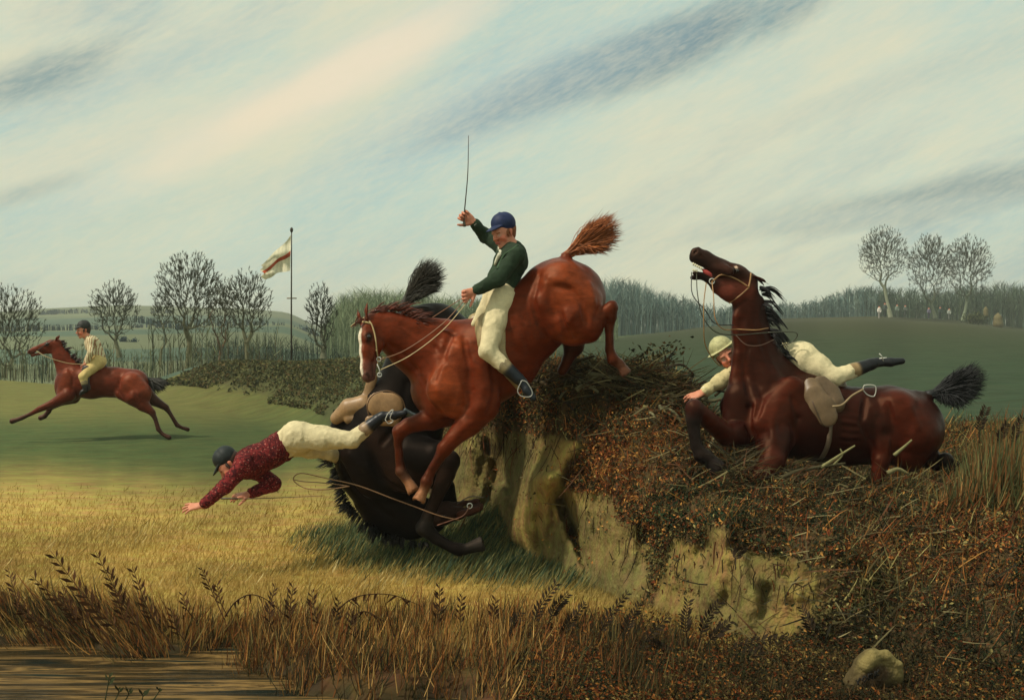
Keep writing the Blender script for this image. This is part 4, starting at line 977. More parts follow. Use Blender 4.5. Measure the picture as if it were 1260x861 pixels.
def poly_in(px, py, poly, soft=0):
    poly = np.array(poly, float); w3 = np.stack([px/20, py/20, 0*px], -1); px, py = px+11*noise3(w3, 90, 3, .5), py+11*noise3(w3, 91, 3, .5)
    ins = np.zeros(px.shape, bool); j = len(poly)-1
    for i in range(len(poly)):
        xi, yi = poly[i]; xj, yj = poly[j]
        c = ((yi > py) != (yj > py)) & (px < (xj-xi)*(py-yi)/((yj-yi)+1e-9)+xi); ins ^= c; j = i
    return ins
CLAY1 = [(556, 545), (600, 528), (650, 536), (700, 540), (716, 548), (704, 566), (694, 598), (706, 612), (738, 604), (764, 618), (756, 640), (792, 646), (806, 690), (792, 735), (772, 760), (700, 752), (600, 700), (556, 640)]
CLAY2 = [(832, 660), (856, 672), (872, 650), (890, 652), (902, 668), (935, 680), (980, 688), (1012, 700), (1020, 735), (990, 775), (925, 795), (850, 790), (806, 770), (798, 742), (822, 700)]
def proj(V): return 630+F*V[..., 0]/V[..., 1], HOR+(CAMH-V[..., 2])*F/V[..., 1]
def segd(px, py, a, b):
    a = np.array(a, float); b = np.array(b, float); d = b-a; t = np.clip(((px-a[0])*d[0]+(py-a[1])*d[1])/(d @ d), 0, 1)
    return np.hypot(px-a[0]-t*d[0], py-a[1]-t*d[1])
def bank_surface():
    xs = np.concatenate([np.arange(-.95, 4.2, .022), np.arange(4.2, 9, .12)]); nf, nb = 120, 40
    v = np.linspace(-.12, 1, nf); rows = []
    X = np.broadcast_to(xs[None], (nf, len(xs))); V_ = v[:, None]
    yf, yc, zc = foot_y(xs)[None], crest_y(xs)[None], crest_z(xs)[None]
    Yl = yf+(yc-yf)*np.sign(V_)*np.abs(V_)**1.05; Zl = zc*(np.sign(V_)*np.abs(V_)**.85)
    sc = (sstep(.75, 1.05, xs)*sstep(2.25, 1.9, xs))[None]
    vv = np.clip(V_, -.2, 1); Ys = np.where(vv < .4, yf+.28*vv/.4, yf+.28+(yc-yf-.28)*((vv-.4)/.6)); Zs = np.where(vv < .4, .60*vv/.4, .60+(zc-.60)*np.clip((vv-.4)/.6, 0, 1)**1.0)
    Y = Yl*(1-sc)+Ys*sc; Z = Zl*(1-sc)+Zs*sc
    s = np.linspace(0, 1, nb)[1:, None]
    hol = (sstep(1.65, 1.95, xs)*sstep(3.75, 3.45, xs))[None]                       # ditch the bay has sunk into
    Yb = yc+s*(12.6-yc); Zb = lerp(zc, .88+.0*xs[None], sstep(0, 1, s))-hol*.42*np.exp(-((s-.17)/.12)**2)
    Zb = Zb+.0*s
    X = np.vstack([X, np.broadcast_to(xs[None], Yb.shape)]); Y = np.vstack([Y, Yb]); Z = np.vstack([Z, Zb])
    P3 = np.stack([X, Y, Z], -1); px, py = proj(P3)
    c1 = poly_in(px, py, CLAY1); c2 = poly_in(px, py, CLAY2)
    am = np.clip(V_ if False else 1, 0, 1)
    d = .11*noise3(P3, 51, 3, .9)+.045*noise3(P3, 52, 3, 3.0)+.018*noise3(P3, 53, 3, 9)
    d = d+.075*np.abs(noise3(P3*np.array((1.0, 1, .28)), 54, 3, 7.0))                # vertical ribs in the earth
    d = d-.05*(1-np.abs(noise3(P3*np.array((1, 1, .4)), 58, 2, 4.0)))**8             # cracks
    d = d+.020*noise3(P3, 59, 3, 13)+.011*noise3(P3, 62, 3, 34)
    g = lambda dd, w: np.exp(-(dd/w)**2)
    d = d+.20*g(segd(px, py, (712, 545), (668, 600)), 15)+.22*g(segd(px, py, (668, 600), (640, 700)), 18)
    d = d-.24*g(segd(px, py, (618, 560), (605, 660)), 20)+.14*g(segd(px, py, (585, 560), (572, 620)), 12)
    d = d-.36*g(segd(px, py, (692, 616), (708, 652)), 8)-.26*g(segd(px, py, (706, 650), (728, 715)), 4.5)-.12*g(segd(px, py, (660, 640), (672, 735)), 5)-.15*g(segd(px, py, (600, 545), (628, 600)), 8)+.13*(np.abs(noise3(P3*np.array((1, 1, .45)), 64, 2, 2.4))-.35)+.12*g(segd(px, py, (760, 640), (745, 730)), 26)+.10*g(segd(px, py, (700, 608), (740, 590)), 10)
    d = d-.16*g(segd(px, py, (800, 660), (815, 760)), 14)+.10*g(segd(px, py, (888, 665), (872, 740)), 12)-.10*g(segd(px, py, (945, 725), (940, 755)), 7)+.08*g(segd(px, py, (900, 690), (925, 745)), 14)
    d = d-.34*g(segd(px, py, (853, 500), (874, 580)), 20)-.2*g(segd(px, py, (950, 560), (915, 610)), 20)
    hf = np.clip(sstep(0, .25, Z), 0, 1)
    fr = np.vstack([np.ones((nf, len(xs))), np.broadcast_to((1-s)**2, Yb.shape)])
    out = np.array((0, -1.0, .25))
    P3 = P3+out*(d*hf*fr)[..., None]; P3[nf:, :, 2] += .05*noise3(P3[nf:], 55, 3, 2.0)*sstep(1.0, .8, s)
    px, py = proj(P3); c1 = poly_in(px, py, CLAY1); c2 = poly_in(px, py, CLAY2)
    clay = (c1 | c2) & (np.arange(len(P3))[:, None] < nf)
    base = np.array((.085, .055, .024)); C = np.broadcast_to(base, P3.shape).copy()
    och = np.clip(g(segd(px, py, (712, 545), (640, 700)), 30)+g(segd(px, py, (850, 690), (960, 740)), 55)+.25, 0, 1)[..., None]; cc = (np.array((.125, .100, .038))*(1-och)+np.array((.29, .195, .060))*och)*np.clip(1+.40*noise3(P3*np.array((1, 1, .35)), 56, 4, 7)[..., None]+.25*noise3(P3, 63, 3, 20)[..., None], .35, 1.7)  # lit clay painted ochre, shaded clay painted olive
    olive = np.array((.125, .115, .045)); w_ol = sstep(.0, .5, noise3(P3, 57, 3, 3.3)+.2)[..., None]
    cc = cc*(1-w_ol*.6)+olive*w_ol*.6
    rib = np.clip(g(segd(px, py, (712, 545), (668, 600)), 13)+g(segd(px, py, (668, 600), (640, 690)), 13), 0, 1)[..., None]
    cc = cc*(1-rib*.7)+np.array((.38, .26, .075))*rib*.7  # light catching the rib is put into its colour
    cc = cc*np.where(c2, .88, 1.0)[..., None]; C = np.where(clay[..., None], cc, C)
    for arr in (C,):                                                                   # feather the edge of the bare earth
        for _ in range(2):
            arr[1:-1, 1:-1] = (arr[1:-1, 1:-1]*2+arr[:-2, 1:-1]+arr[2:, 1:-1]+arr[1:-1, :-2]+arr[1:-1, 2:])/6
    n, m = X.shape; i = np.arange(n-1)[:, None]*m+np.arange(m-1)[None]
    Q = np.stack([i, i+1, i+1+m, i+m], -1).reshape(-1, 4)
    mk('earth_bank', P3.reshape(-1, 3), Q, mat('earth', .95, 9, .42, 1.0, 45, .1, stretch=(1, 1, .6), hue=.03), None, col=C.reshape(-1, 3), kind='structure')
    return P3, clay
PAL = {'rust': [(.20, .062, .020), (.27, .11, .03), (.14, .040, .015), (.085, .028, .012), (.34, .17, .045)], 'dark': [(.026, .026, .013), (.045, .036, .016), (.07, .045, .020), (.034, .036, .018)],
       'olive': [(.13, .105, .038), (.18, .15, .055), (.09, .08, .030), (.24, .20, .075)], 'green': [(.012, .026, .014), (.020, .038, .016), (.030, .040, .016)]}
def leaf_mesh(Pc, Nn, size, col, rg):
    """ovate folded leaves (two triangles each side of the rib) at Pc facing roughly Nn"""
    N = len(Pc); a = rg.normal(size=(N, 3)); Nn = Nn+rg.normal(size=(N, 3))*.55; Nn /= np.linalg.norm(Nn, axis=1, keepdims=True)
    u = a-Nn*(a*Nn).sum(1, keepdims=True); u /= np.linalg.norm(u, axis=1, keepdims=True); v = np.cross(Nn, u); s = size[:, None]
    A = Pc-u*s; B = Pc+v*s*.48+Nn*s*.28-u*s*.1; Cc = Pc+u*s*1.05-Nn*s*.15; Dd = Pc-v*s*.48+Nn*s*.28-u*s*.1
    V = np.stack([A, B, Cc, Dd], 1).reshape(-1, 3); T = (np.array([[0, 1, 2], [0, 2, 3]])[None]+(np.arange(N)*4)[:, None, None]).reshape(-1, 3)
    return V, T, np.repeat(col, 4, axis=0)
def palette(px, py, rg):
    """leaf colours by kind of plant growing where (autumn bramble, ivy, dead bracken)"""
    N = len(px); w = np.zeros((N, 4)); G = lambda x, y, a, b: np.exp(-((px-x)/a)**2-((py-y)/b)**2)
    w[:, 0] = .45+2.4*G(800, 560, 120, 60)+1.2*G(1180, 650, 120, 60)+1.2*G(740, 600, 60, 40)+1.0*G(930, 600, 60, 30)
    w[:, 1] = .55+2.0*G(720, 490, 110, 40)+1.5*G(1130, 820, 200, 70)+1.6*G(1000, 620, 120, 40)+1.0*G(840, 470, 60, 30)
    w[:, 2] = .35+.6*G(840, 500, 80, 40)+.5*G(1120, 620, 160, 60)+.8*G(1040, 720, 90, 50)
    w[:, 3] = .10+1.6*G(870, 620, 70, 30)+1.3*G(980, 640, 80, 30)+.5*G(1240, 800, 60, 100)
    w *= np.exp(1.5*np.stack([noise3(np.stack([px/60, py/60, 0*px], -1), 60+k, 3, .8) for k in range(4)], 1))
    cum = np.cumsum(w/w.sum(1, keepdims=True), 1); k = (rg.random(N)[:, None] > cum).sum(1).clip(0, 3)
    P4 = [np.array(PAL[n]) for n in ('rust', 'dark', 'olive', 'green')]; C = np.zeros((N, 3))
    for q in range(4):
        m = k == q; C[m] = P4[q][rg.integers(0, len(P4[q]), m.sum())]
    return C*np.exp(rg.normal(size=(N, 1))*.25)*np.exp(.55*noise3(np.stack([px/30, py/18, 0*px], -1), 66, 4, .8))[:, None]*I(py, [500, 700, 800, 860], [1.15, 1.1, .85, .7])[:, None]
def bank_cover(S, clay):
    rg = np.random.default_rng(71)
    a, b, c = S[:-1, :-1], S[1:, :-1], S[:-1, 1:]; nr = np.cross(c-a, b-a); ar = np.linalg.norm(nr, axis=-1); nn = nr/(ar[..., None]+1e-9)
    cl = clay[:-1, :-1]
    px, py = proj(a); vis = (px > 520) & (px < 1750) & (py < 1050)
    edge = np.zeros_like(ar); 
    dens = np.where(cl, .010+.30*sstep(.25, .6, noise3(a, 73, 3, 4.0)), 1.0)*vis*sstep(13, 10.2, a[..., 1])
    dens = dens*np.where((px < 700) & (py > 520) & (py < 700), .35, 1)*np.where((px < 780) & (py > 700), .25, 1)*np.clip(sstep(-.1, .05, a[..., 2]), 0.02, 1)
    thick = .25+.75*sstep(-.35, .25, noise3(a, 72, 3, 5.0)); w = (ar*dens*thick*np.clip(9.5/a[..., 1], .6, 1.6)).ravel(); w /= w.sum()
    N = 200000; k = rg.choice(len(w), N, p=w); i, j = np.unravel_index(k, ar.shape)
    r1, r2 = rg.random((2, N, 1)); Pc = a[i, j]+(b-a)[i, j]*r1+(c-a)[i, j]*r2
    nv = nn[i, j]; nv = np.where(nv[:, 2:3]+(-nv[:, 1:2]) < 0, -nv, nv)
    Pc = Pc+nv*(rg.random((N, 1))**1.5*.075)
    px, py = proj(Pc); C = palette(px, py, rg)
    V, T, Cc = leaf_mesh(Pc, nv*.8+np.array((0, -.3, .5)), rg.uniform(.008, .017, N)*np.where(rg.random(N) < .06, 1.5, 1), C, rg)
    mk('bramble_leaves', V, T, mat('leaf', .85, 20, .15, spec=.08, trans=.12), None, col=Cc, smooth=False, kind='stuff', label='rust, olive and near-black bramble and ivy leaves matting the earth bank', category='ground cover')
    # dead stems and tufts in the mat
    N = 20000; w2 = (ar*np.where(cl, .03, 1)*vis*sstep(12.5, 10, a[..., 1])).ravel(); k = rg.choice(len(w2), N, p=w2/w2.sum()); i, j = np.unravel_index(k, ar.shape)
    Bp = a[i, j]; px, py = proj(Bp); C = palette(px, py, rg)*1.25
    d = np.stack([rg.normal(size=N)*.5+.1, -.3+rg.normal(size=N)*.3, .55+rg.random(N)*.7], 1); L = rg.uniform(.05, .15, N)*(1+.5*(px > 1040))
    tip = Bp+d*L[:, None]; V, T, Cc = blades(Bp, tip, rg.uniform(.004, .009, N), C, bend=np.stack([rg.normal(size=N)*.03, rg.normal(size=N)*.02, -.03*np.ones(N)], 1), segs=3)
    mk('dead_bracken', V, T, mat('blade', .85, 10, .2, spec=.15, trans=.2), None, col=Cc, smooth=False, kind='stuff', label='short dead bracken and grass standing out of the bank', category='ground cover')

def brush_strokes(S):
    """tangled dead stems lying over the hedge top and round the bay's legs"""
    rg = np.random.default_rng(95); a = S[:-1, :-1].reshape(-1, 3); px, py = proj(a); G = lambda x, y, u, v: np.exp(-((px-x)/u)**2-((py-y)/v)**2)
    w = G(730, 466, 60, 16)*1.2+G(800, 474, 60, 20)*1.3+G(850, 510, 30, 40)*1.2+G(905, 580, 50, 22)+G(1020, 586, 110, 14)+.5*G(1130, 590, 60, 20)+.10*G(1100, 680, 140, 70)+.10*G(820, 560, 90, 50)+.12*G(1000, 770, 120, 60)
    N = 5200; k = rg.choice(len(w), N, p=w/w.sum()); B = a[k]+np.stack([rg.normal(size=N)*.04, -.02-rg.random(N)*.10, rg.random(N)*.09], 1); px, py = proj(B)
    th = rg.normal(size=N)*.55+np.where(px > 845, .5, 0)*(px < 950); L = rg.uniform(.06, .30, N); sg = np.where(rg.random(N) < .5, 1, -1)
    tip = B+np.stack([np.cos(th)*sg, rg.normal(size=N)*.25, np.sin(th)*.6+rg.normal(size=N)*.2], 1)*L[:, None]
    col = pick([(.16, .13, .06), (.10, .075, .035), (.05, .04, .02), (.22, .18, .085), (.03, .026, .016), (.13, .06, .03)], rg, N); V, T, C = blades(B, tip, rg.uniform(.005, .013, N), col, np.stack([0*L, 0*L, rg.normal(size=N)*.12*L-.05*L], 1), 4)
    mk('tangled_stems', V, T, mat('blade', .85, 10, .2, spec=.15, trans=.2), None, col=C, smooth=False, kind='stuff', label='tangle of dead straw-coloured and brown stems over the hedge top', category='undergrowth')
def rootlets(S, clay):
    """fine dark roots and trailing bramble hanging over the bare earth"""
    rg = np.random.default_rng(97); m = clay[:-1, :-1]; up = np.zeros_like(m); up[:-14] = ~clay[14:S.shape[0]-1, :-1]; k = np.argwhere(m & up); k = k[rg.integers(0, len(k), 240)]
    B = S[k[:, 0], k[:, 1]]+np.array((0, -.02, .03)); n = len(B); L = rg.uniform(.06, .30, n)
    V, T, C = blades(B, B+np.stack([rg.normal(size=n)*.25, -.12*np.ones(n), -np.ones(n)], 1)*L[:, None], rg.uniform(.004, .010, n), pick([(.035, .022, .012), (.07, .045, .02), (.02, .015, .01), (.12, .045, .02)], rg, n), np.stack([rg.normal(size=n)*.06, -.04*np.ones(n), 0*L], 1), 4)
    mk('rootlets', V, T, mat('blade', .85, 10, .2, spec=.15, trans=.2), None, col=C, smooth=False, kind='stuff', label='fine dark roots trailing over the bare earth of the bank', category='roots')
def low_cover():
    """the same dead leaves and moss spilling over the flat ground at the bank's foot"""
    rg = np.random.default_rng(75); N = 66000; px = rg.uniform(640, 1700, N); lo = I(px, [640, 760, 900, 1330, 1700], [780, 760, 775, 770, 770]); py = lo+(905-lo)*rg.random(N)
    D = F*CAMH/(py-HOR); X = (px-630)*D/F; Pc = np.stack([X, D, .01+.07*rg.random(N)**1.4+.04*noise3(np.stack([X, D, 0*X], -1), 76, 3, 2)], 1); C = palette(px, py, rg)*np.array((1.0, .85, .75))
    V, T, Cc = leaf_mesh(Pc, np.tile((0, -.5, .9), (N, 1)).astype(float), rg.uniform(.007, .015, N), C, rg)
    mk('fallen_leaves', V, T, mat('leaf', .85, 20, .15, spec=.08, trans=.12), None, col=Cc, smooth=False, kind='stuff', label='dark brown fallen leaves and moss at the foot of the bank', category='ground cover')
    # rough brushwood over the bank top that runs away behind the fallen horse
    N = 70000; D = 13+26*rg.random(N)**1.3; w = I(D, [12, 23, 45], [1.2, 2.0, 4]); Xb = I(D, [10, 12, 23, 34, 45], [-.3, -1.0, -4, -9.5, -13.5]); t = np.clip(rg.normal(size=N)*.5+.8, .12, 3); X = Xb+t*w
    z = ground_z(X, D); B = np.stack([X, D, z-.02], 1); nz = noise3(B, 77, 3, .5); k = nz+.45*rg.random(N) > .0+.25*(t < .25); B = B[k]; N = len(B)
    B[:, 2] += rg.random(N)**2*.16; V, T, C = leaf_mesh(B, np.tile((0, -.6, .6), (N, 1)).astype(float), rg.uniform(.018, .045, N)*B[:, 1]/20, pick([(.07, .075, .034), (.09, .092, .04), (.13, .12, .05), (.045, .052, .028), (.11, .08, .036)], rg, N)*np.exp(.5*noise3(B, 78, 3, 3))[:, None], rg)
    mk('brushwood', V, T, mat('blade', .9, 10, .2, spec=.1, trans=.2), None, col=C, smooth=False, kind='stuff', label='low dark brushwood on the distant end of the bank below the flag', category='undergrowth')
# ================================================================== grass
def grow(name, N, fx, fy, fh, fcol, fdir, width, label, seed, segs=2, mask=None, bendk=.12):
    rg = np.random.default_rng(seed); X, D = fx(rg, N), fy(rg, N)
    if mask is not None:
        k = rg.random(N) < mask(X, D); X, D = X[k], D[k]; N = len(X)
    z = ground_z(X, D); px = 630+F*X/D; py = HOR+(CAMH-z)*F/D
    h = fh(px, py, rg, N); B = np.stack([X, D, z-.01], 1); dr = fdir(px, py, rg, N)
    tip = B+dr*h[:, None]; col = fcol(px, py, rg, N)
    bend = np.stack([-dr[:, 0]*h*bendk*3, 0*h, np.zeros(N)], 1)
    w = width(D, rg, N); V, T, C = blades(B, tip, w, col, bend, segs)
    return mk(name, V, T, mat('blade', .85, 10, .2, spec=.15, trans=.2), None, col=C, smooth=False, kind='stuff', label=label, category='grass')
def pick(cols, rg, N, sd=.2): return np.array(cols)[rg.integers(0, len(cols), N)]*np.exp(rg.normal(size=(N, 1))*sd)
def make_grass():
    lean = lambda k, s=.25: (lambda px, py, rg, N: np.stack([k+rg.normal(size=N)*s, rg.normal(size=N)*.2, .9*np.ones(N)], 1))
    # short turf over the near meadow, straw-coloured with greener drifts
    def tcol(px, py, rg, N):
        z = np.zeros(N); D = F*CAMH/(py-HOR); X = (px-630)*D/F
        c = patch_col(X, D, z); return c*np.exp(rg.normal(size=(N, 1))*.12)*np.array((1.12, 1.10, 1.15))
    inv = lambda a, b: (lambda rg, N: 1/(1/b+(1/a-1/b)*rg.random(N)**.9))
    yy = inv(6.9, 24.0)
    st = {}
    def fy(rg, N): st['D'] = 1/(1/24.0+(1/6.9-1/24.0)*rg.random(N)); return st['D']
    rg0 = np.random.default_rng(80)
    N = 125000; Dv = 1/(1/18.0+(1/6.9-1/18.0)*rg0.random(N)); pxv = rg0.uniform(-450, 860, N); Xv = (pxv-630)*Dv/F
    ok = lambda X, D: (D < foot_y(X)-.02)*sstep(15, 10, D)*(ground_z(X, D) > -.05)*1.0
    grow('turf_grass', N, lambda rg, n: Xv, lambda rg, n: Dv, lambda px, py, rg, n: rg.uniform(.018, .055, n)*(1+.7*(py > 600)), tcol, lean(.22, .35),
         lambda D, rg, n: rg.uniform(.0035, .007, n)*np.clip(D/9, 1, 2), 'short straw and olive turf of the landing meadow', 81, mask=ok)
    # long blue-green grass under the fallen black horse, combed to the right; darkest blades stand in for the horse's shade
    N = 26000; Dv2 = rg0.uniform(8.6, 11.2, N); pxv2 = rg0.uniform(330, 720, N); X2 = (pxv2-630)*Dv2/F
    def m2(X, D):
        px = 630+F*X/D; py = HOR+CAMH*F/D; e = np.exp(-((py-(668+.10*(px-500)))/(20+.02*(px-330)))**2); return e*(D < foot_y(X)+.1)*sstep(340, 450, px+14*noise3(np.stack([X, D, 0*X], -1), 88, 2, 2.0))*np.clip(.35+sstep(640, 665, py-.1*(px-500))*.8, 0, 1)
    grow('long_grass', N, lambda rg, n: X2, lambda rg, n: Dv2, lambda px, py, rg, n: rg.uniform(.08, .19, n),
         lambda px, py, rg, n: pick([(.055, .095, .050), (.10, .13, .05), (.17, .17, .06), (.035, .065, .040), (.13, .15, .07), (.24, .20, .07)], rg, n), lean(.55, .22),
         lambda D, rg, n: rg.uniform(.005, .011, n), 'long blue-green grass bending right around the fallen horse', 82, mask=m2, segs=3)
    # straw-pale streaks through the meadow
    N = 18000; D3 = 1/(1/15.0+(1/7.6-1/15.0)*rg0.random(N)); px3 = rg0.uniform(-400, 520, N); X3 = (px3-630)*D3/F
    grow('straw_tufts', N, lambda rg, n: X3, lambda rg, n: D3, lambda px, py, rg, n: rg.uniform(.05, .12, n),
         lambda px, py, rg, n: pick([(.50, .36, .12), (.40, .28, .08), (.30, .23, .07), (.56, .45, .20)], rg, n, .15), lean(.5, .25),
         lambda D, rg, n: rg.uniform(.005, .010, n), 'pale straw tufts bending right across the meadow', 83, mask=lambda X, D: sstep(-.05, .35, noise3(np.stack([X, D, 0*X], -1), 84, 3, .9))*ok(X, D), segs=3)
    # brown sedge belt along the near edge
    N = 68000; pa = rg0.uniform(-400, 1600, N); ra = rg0.random(N)
    low = I(pa, [-60, 60, 130, 200, 260, 330, 430, 540, 620, 1330], [7.62, 7.5, 7.3, 7.1, 6.8, 6.45, 6.33, 6.3, 6.1, 6.0])+.06*np.sin(pa*.11)+.05*np.sin(pa*.043+1); hi = I(pa, [-60, 60, 200, 260, 500, 700, 860, 1000, 1330], [8.15, 8.05, 7.75, 7.7, 7.9, 8.0, 7.2, 6.9, 6.6])
    D4 = low+(hi-low)*ra**1.0; X4 = (pa-630)*D4/F
    def hcol(px, py, rg, n):
        b = pick([(.34, .14, .036), (.42, .21, .055), (.22, .075, .022), (.10, .042, .015), (.20, .15, .05), (.50, .30, .10), (.06, .055, .02), (.045, .025, .012)], rg, n)
        d = pick([(.030, .026, .012), (.05, .04, .016), (.020, .026, .012), (.10, .08, .028), (.12, .045, .015), (.16, .085, .03)], rg, n)
        t = np.clip(sstep(640, 860, px)+sstep(210, 60, px)*.45+.15*rg.random(n)+.45*sstep(800, 850, py), 0, 1)
        return np.where((rg.random(n) < t)[:, None], d, b)
    grow('brown_sedge', N, lambda rg, n: X4, lambda rg, n: D4, lambda px, py, rg, n: rg.uniform(.04, .24, n)*np.exp(.35*noise3(np.stack([px/22, py/30, 0*px], -1), 89, 2, .8))*I(px, [0, 200, 300, 640, 800, 1000, 1260], [1.15, 1.15, 1.1, .95, .75, .5, .45])*np.where(rg.random(n) < .08, 1.5, 1),
         hcol, lambda px, py, rg, N: np.stack([np.where(px < 215, -.55, .12)+rg.normal(size=N)*.26, rg.normal(size=N)*.2, .9*np.ones(N)], 1),
         lambda D, rg, n: rg.uniform(.0035, .0085, n), 'brown and orange sedge growing thick along the near edge', 85, segs=3, mask=lambda X, D: (ground_z(X, D) > -.24)*(1-.72*sstep(820, 930, 630+F*X/D))*(.05+.80*sstep(-.25, .25, noise3(np.stack([X, D, 0*X], -1), 86, 3, 5))))
    # tall pale grass at the right edge behind the bay
    N = 3600; D5 = rg0.uniform(8.1, 9.3, N); p5 = rg0.normal(1225, 42, N).clip(1120, 1330); X5 = (p5-630)*D5/F
    zb = crest_z(X5)-.10; rg = np.random.default_rng(87)
    B = np.stack([X5, D5, zb], 1); h = rg.uniform(.16, .50, N)*np.exp(-((p5-1232)/60)**2)+.08
    dr = np.stack([.18+rg.normal(size=N)*.22, rg.normal(size=N)*.15, .95*np.ones(N)], 1)
    V, T, C = blades(B, B+dr*h[:, None], rg.uniform(.006, .013, N), pick([(.12, .13, .05), (.20, .18, .07), (.26, .14, .05), (.07, .08, .035), (.22, .09, .03)], rg, N), np.stack([-dr[:, 0]*h*.4, 0*h, 0*h], 1), 3)
    mk('tall_grass', V, T, mat('blade', .85, 10, .2, spec=.15, trans=.2), None, col=C, smooth=False, kind='stuff', label='tall pale green and rust grass right of the bay horse', category='grass')
def make_pond():
    n = 40; xs = np.linspace(-9, .1, n); ys = np.linspace(2.6, 8.6, n); X, Y = np.meshgrid(xs, ys); i = np.arange(n-1)[:, None]*n+np.arange(n-1)[None]
    m = bpy.data.materials.new('pond_water'); m.use_nodes = True; t = m.node_tree; t.nodes.clear(); N = NT(t)
    co = N.n('ShaderNodeTexCoord').outputs['Object']
    mp = N.n('ShaderNodeMapping', ins={0: co, 3: (.55, 7.0, 1)}).outputs[0]
    a = N.n('ShaderNodeTexNoise', ins={'Vector': mp, 'Scale': 1.6, 'Detail': 6, 'Roughness': .65, 'Distortion': .6}).outputs[0]
    c = N.ramp(a, [(.34, (.006, .012, .010)), (.45, (.03, .022, .010)), (.52, (.09, .055, .022)), (.57, (.24, .145, .05)), (.61, (.035, .026, .012)), (.68, (.010, .02, .018))])
    r = N.n('ShaderNodeMapRange', ins={0: a, 1: .45, 2: .58, 3: .06, 4: .5}).outputs[0]
    mp2 = N.n('ShaderNodeMapping', ins={0: co, 3: (2, 16, 1)}).outputs[0]
    w = N.n('ShaderNodeTexNoise', ins={'Vector': mp2, 'Scale': 3, 'Detail': 3}).outputs[0]
    bp = N.n('ShaderNodeBump', ins={'Height': w, 'Strength': .25, 'Distance': .03}).outputs[0]
    b = N.n('ShaderNodeBsdfPrincipled', ins={'Base Color': c, 'Roughness': r, 'Normal': bp, 'Specular IOR Level': .12, 'IOR': 1.2}).outputs[0]
    N.n('ShaderNodeOutputMaterial', ins={0: b})
    mk('pond_water', np.stack([X, Y, 0*X-.10], -1).reshape(-1, 3), np.stack([i, i+1, i+1+n, i+n], -1).reshape(-1, 4), m, None, kind='structure')
def make_haze():
    m = bpy.data.materials.new('haze'); m.use_nodes = True; t = m.node_tree; t.nodes.clear(); N = NT(t)
    v = N.n('ShaderNodeVolumePrincipled', ins={'Color': (.93, .96, .90, 1), 'Density': HAZE}).outputs[0]
    N.t.links.new(v, N.n('ShaderNodeOutputMaterial').inputs['Volume'])
    x, y0, y1, z0, z1 = 2900, -30, 2700, -8, 19
    V = [(-x, y0, z0), (x, y0, z0), (x, y1, z0), (-x, y1, z0), (-x, y0, z1), (x, y0, z1), (x, y1, z1), (-x, y1, z1)]
    mk('haze', V, [(0, 3, 2, 1), (4, 5, 6, 7), (0, 1, 5, 4), (1, 2, 6, 5), (2, 3, 7, 6), (3, 0, 4, 7)], m, None, smooth=False, kind='stuff')
HAZE = .0006

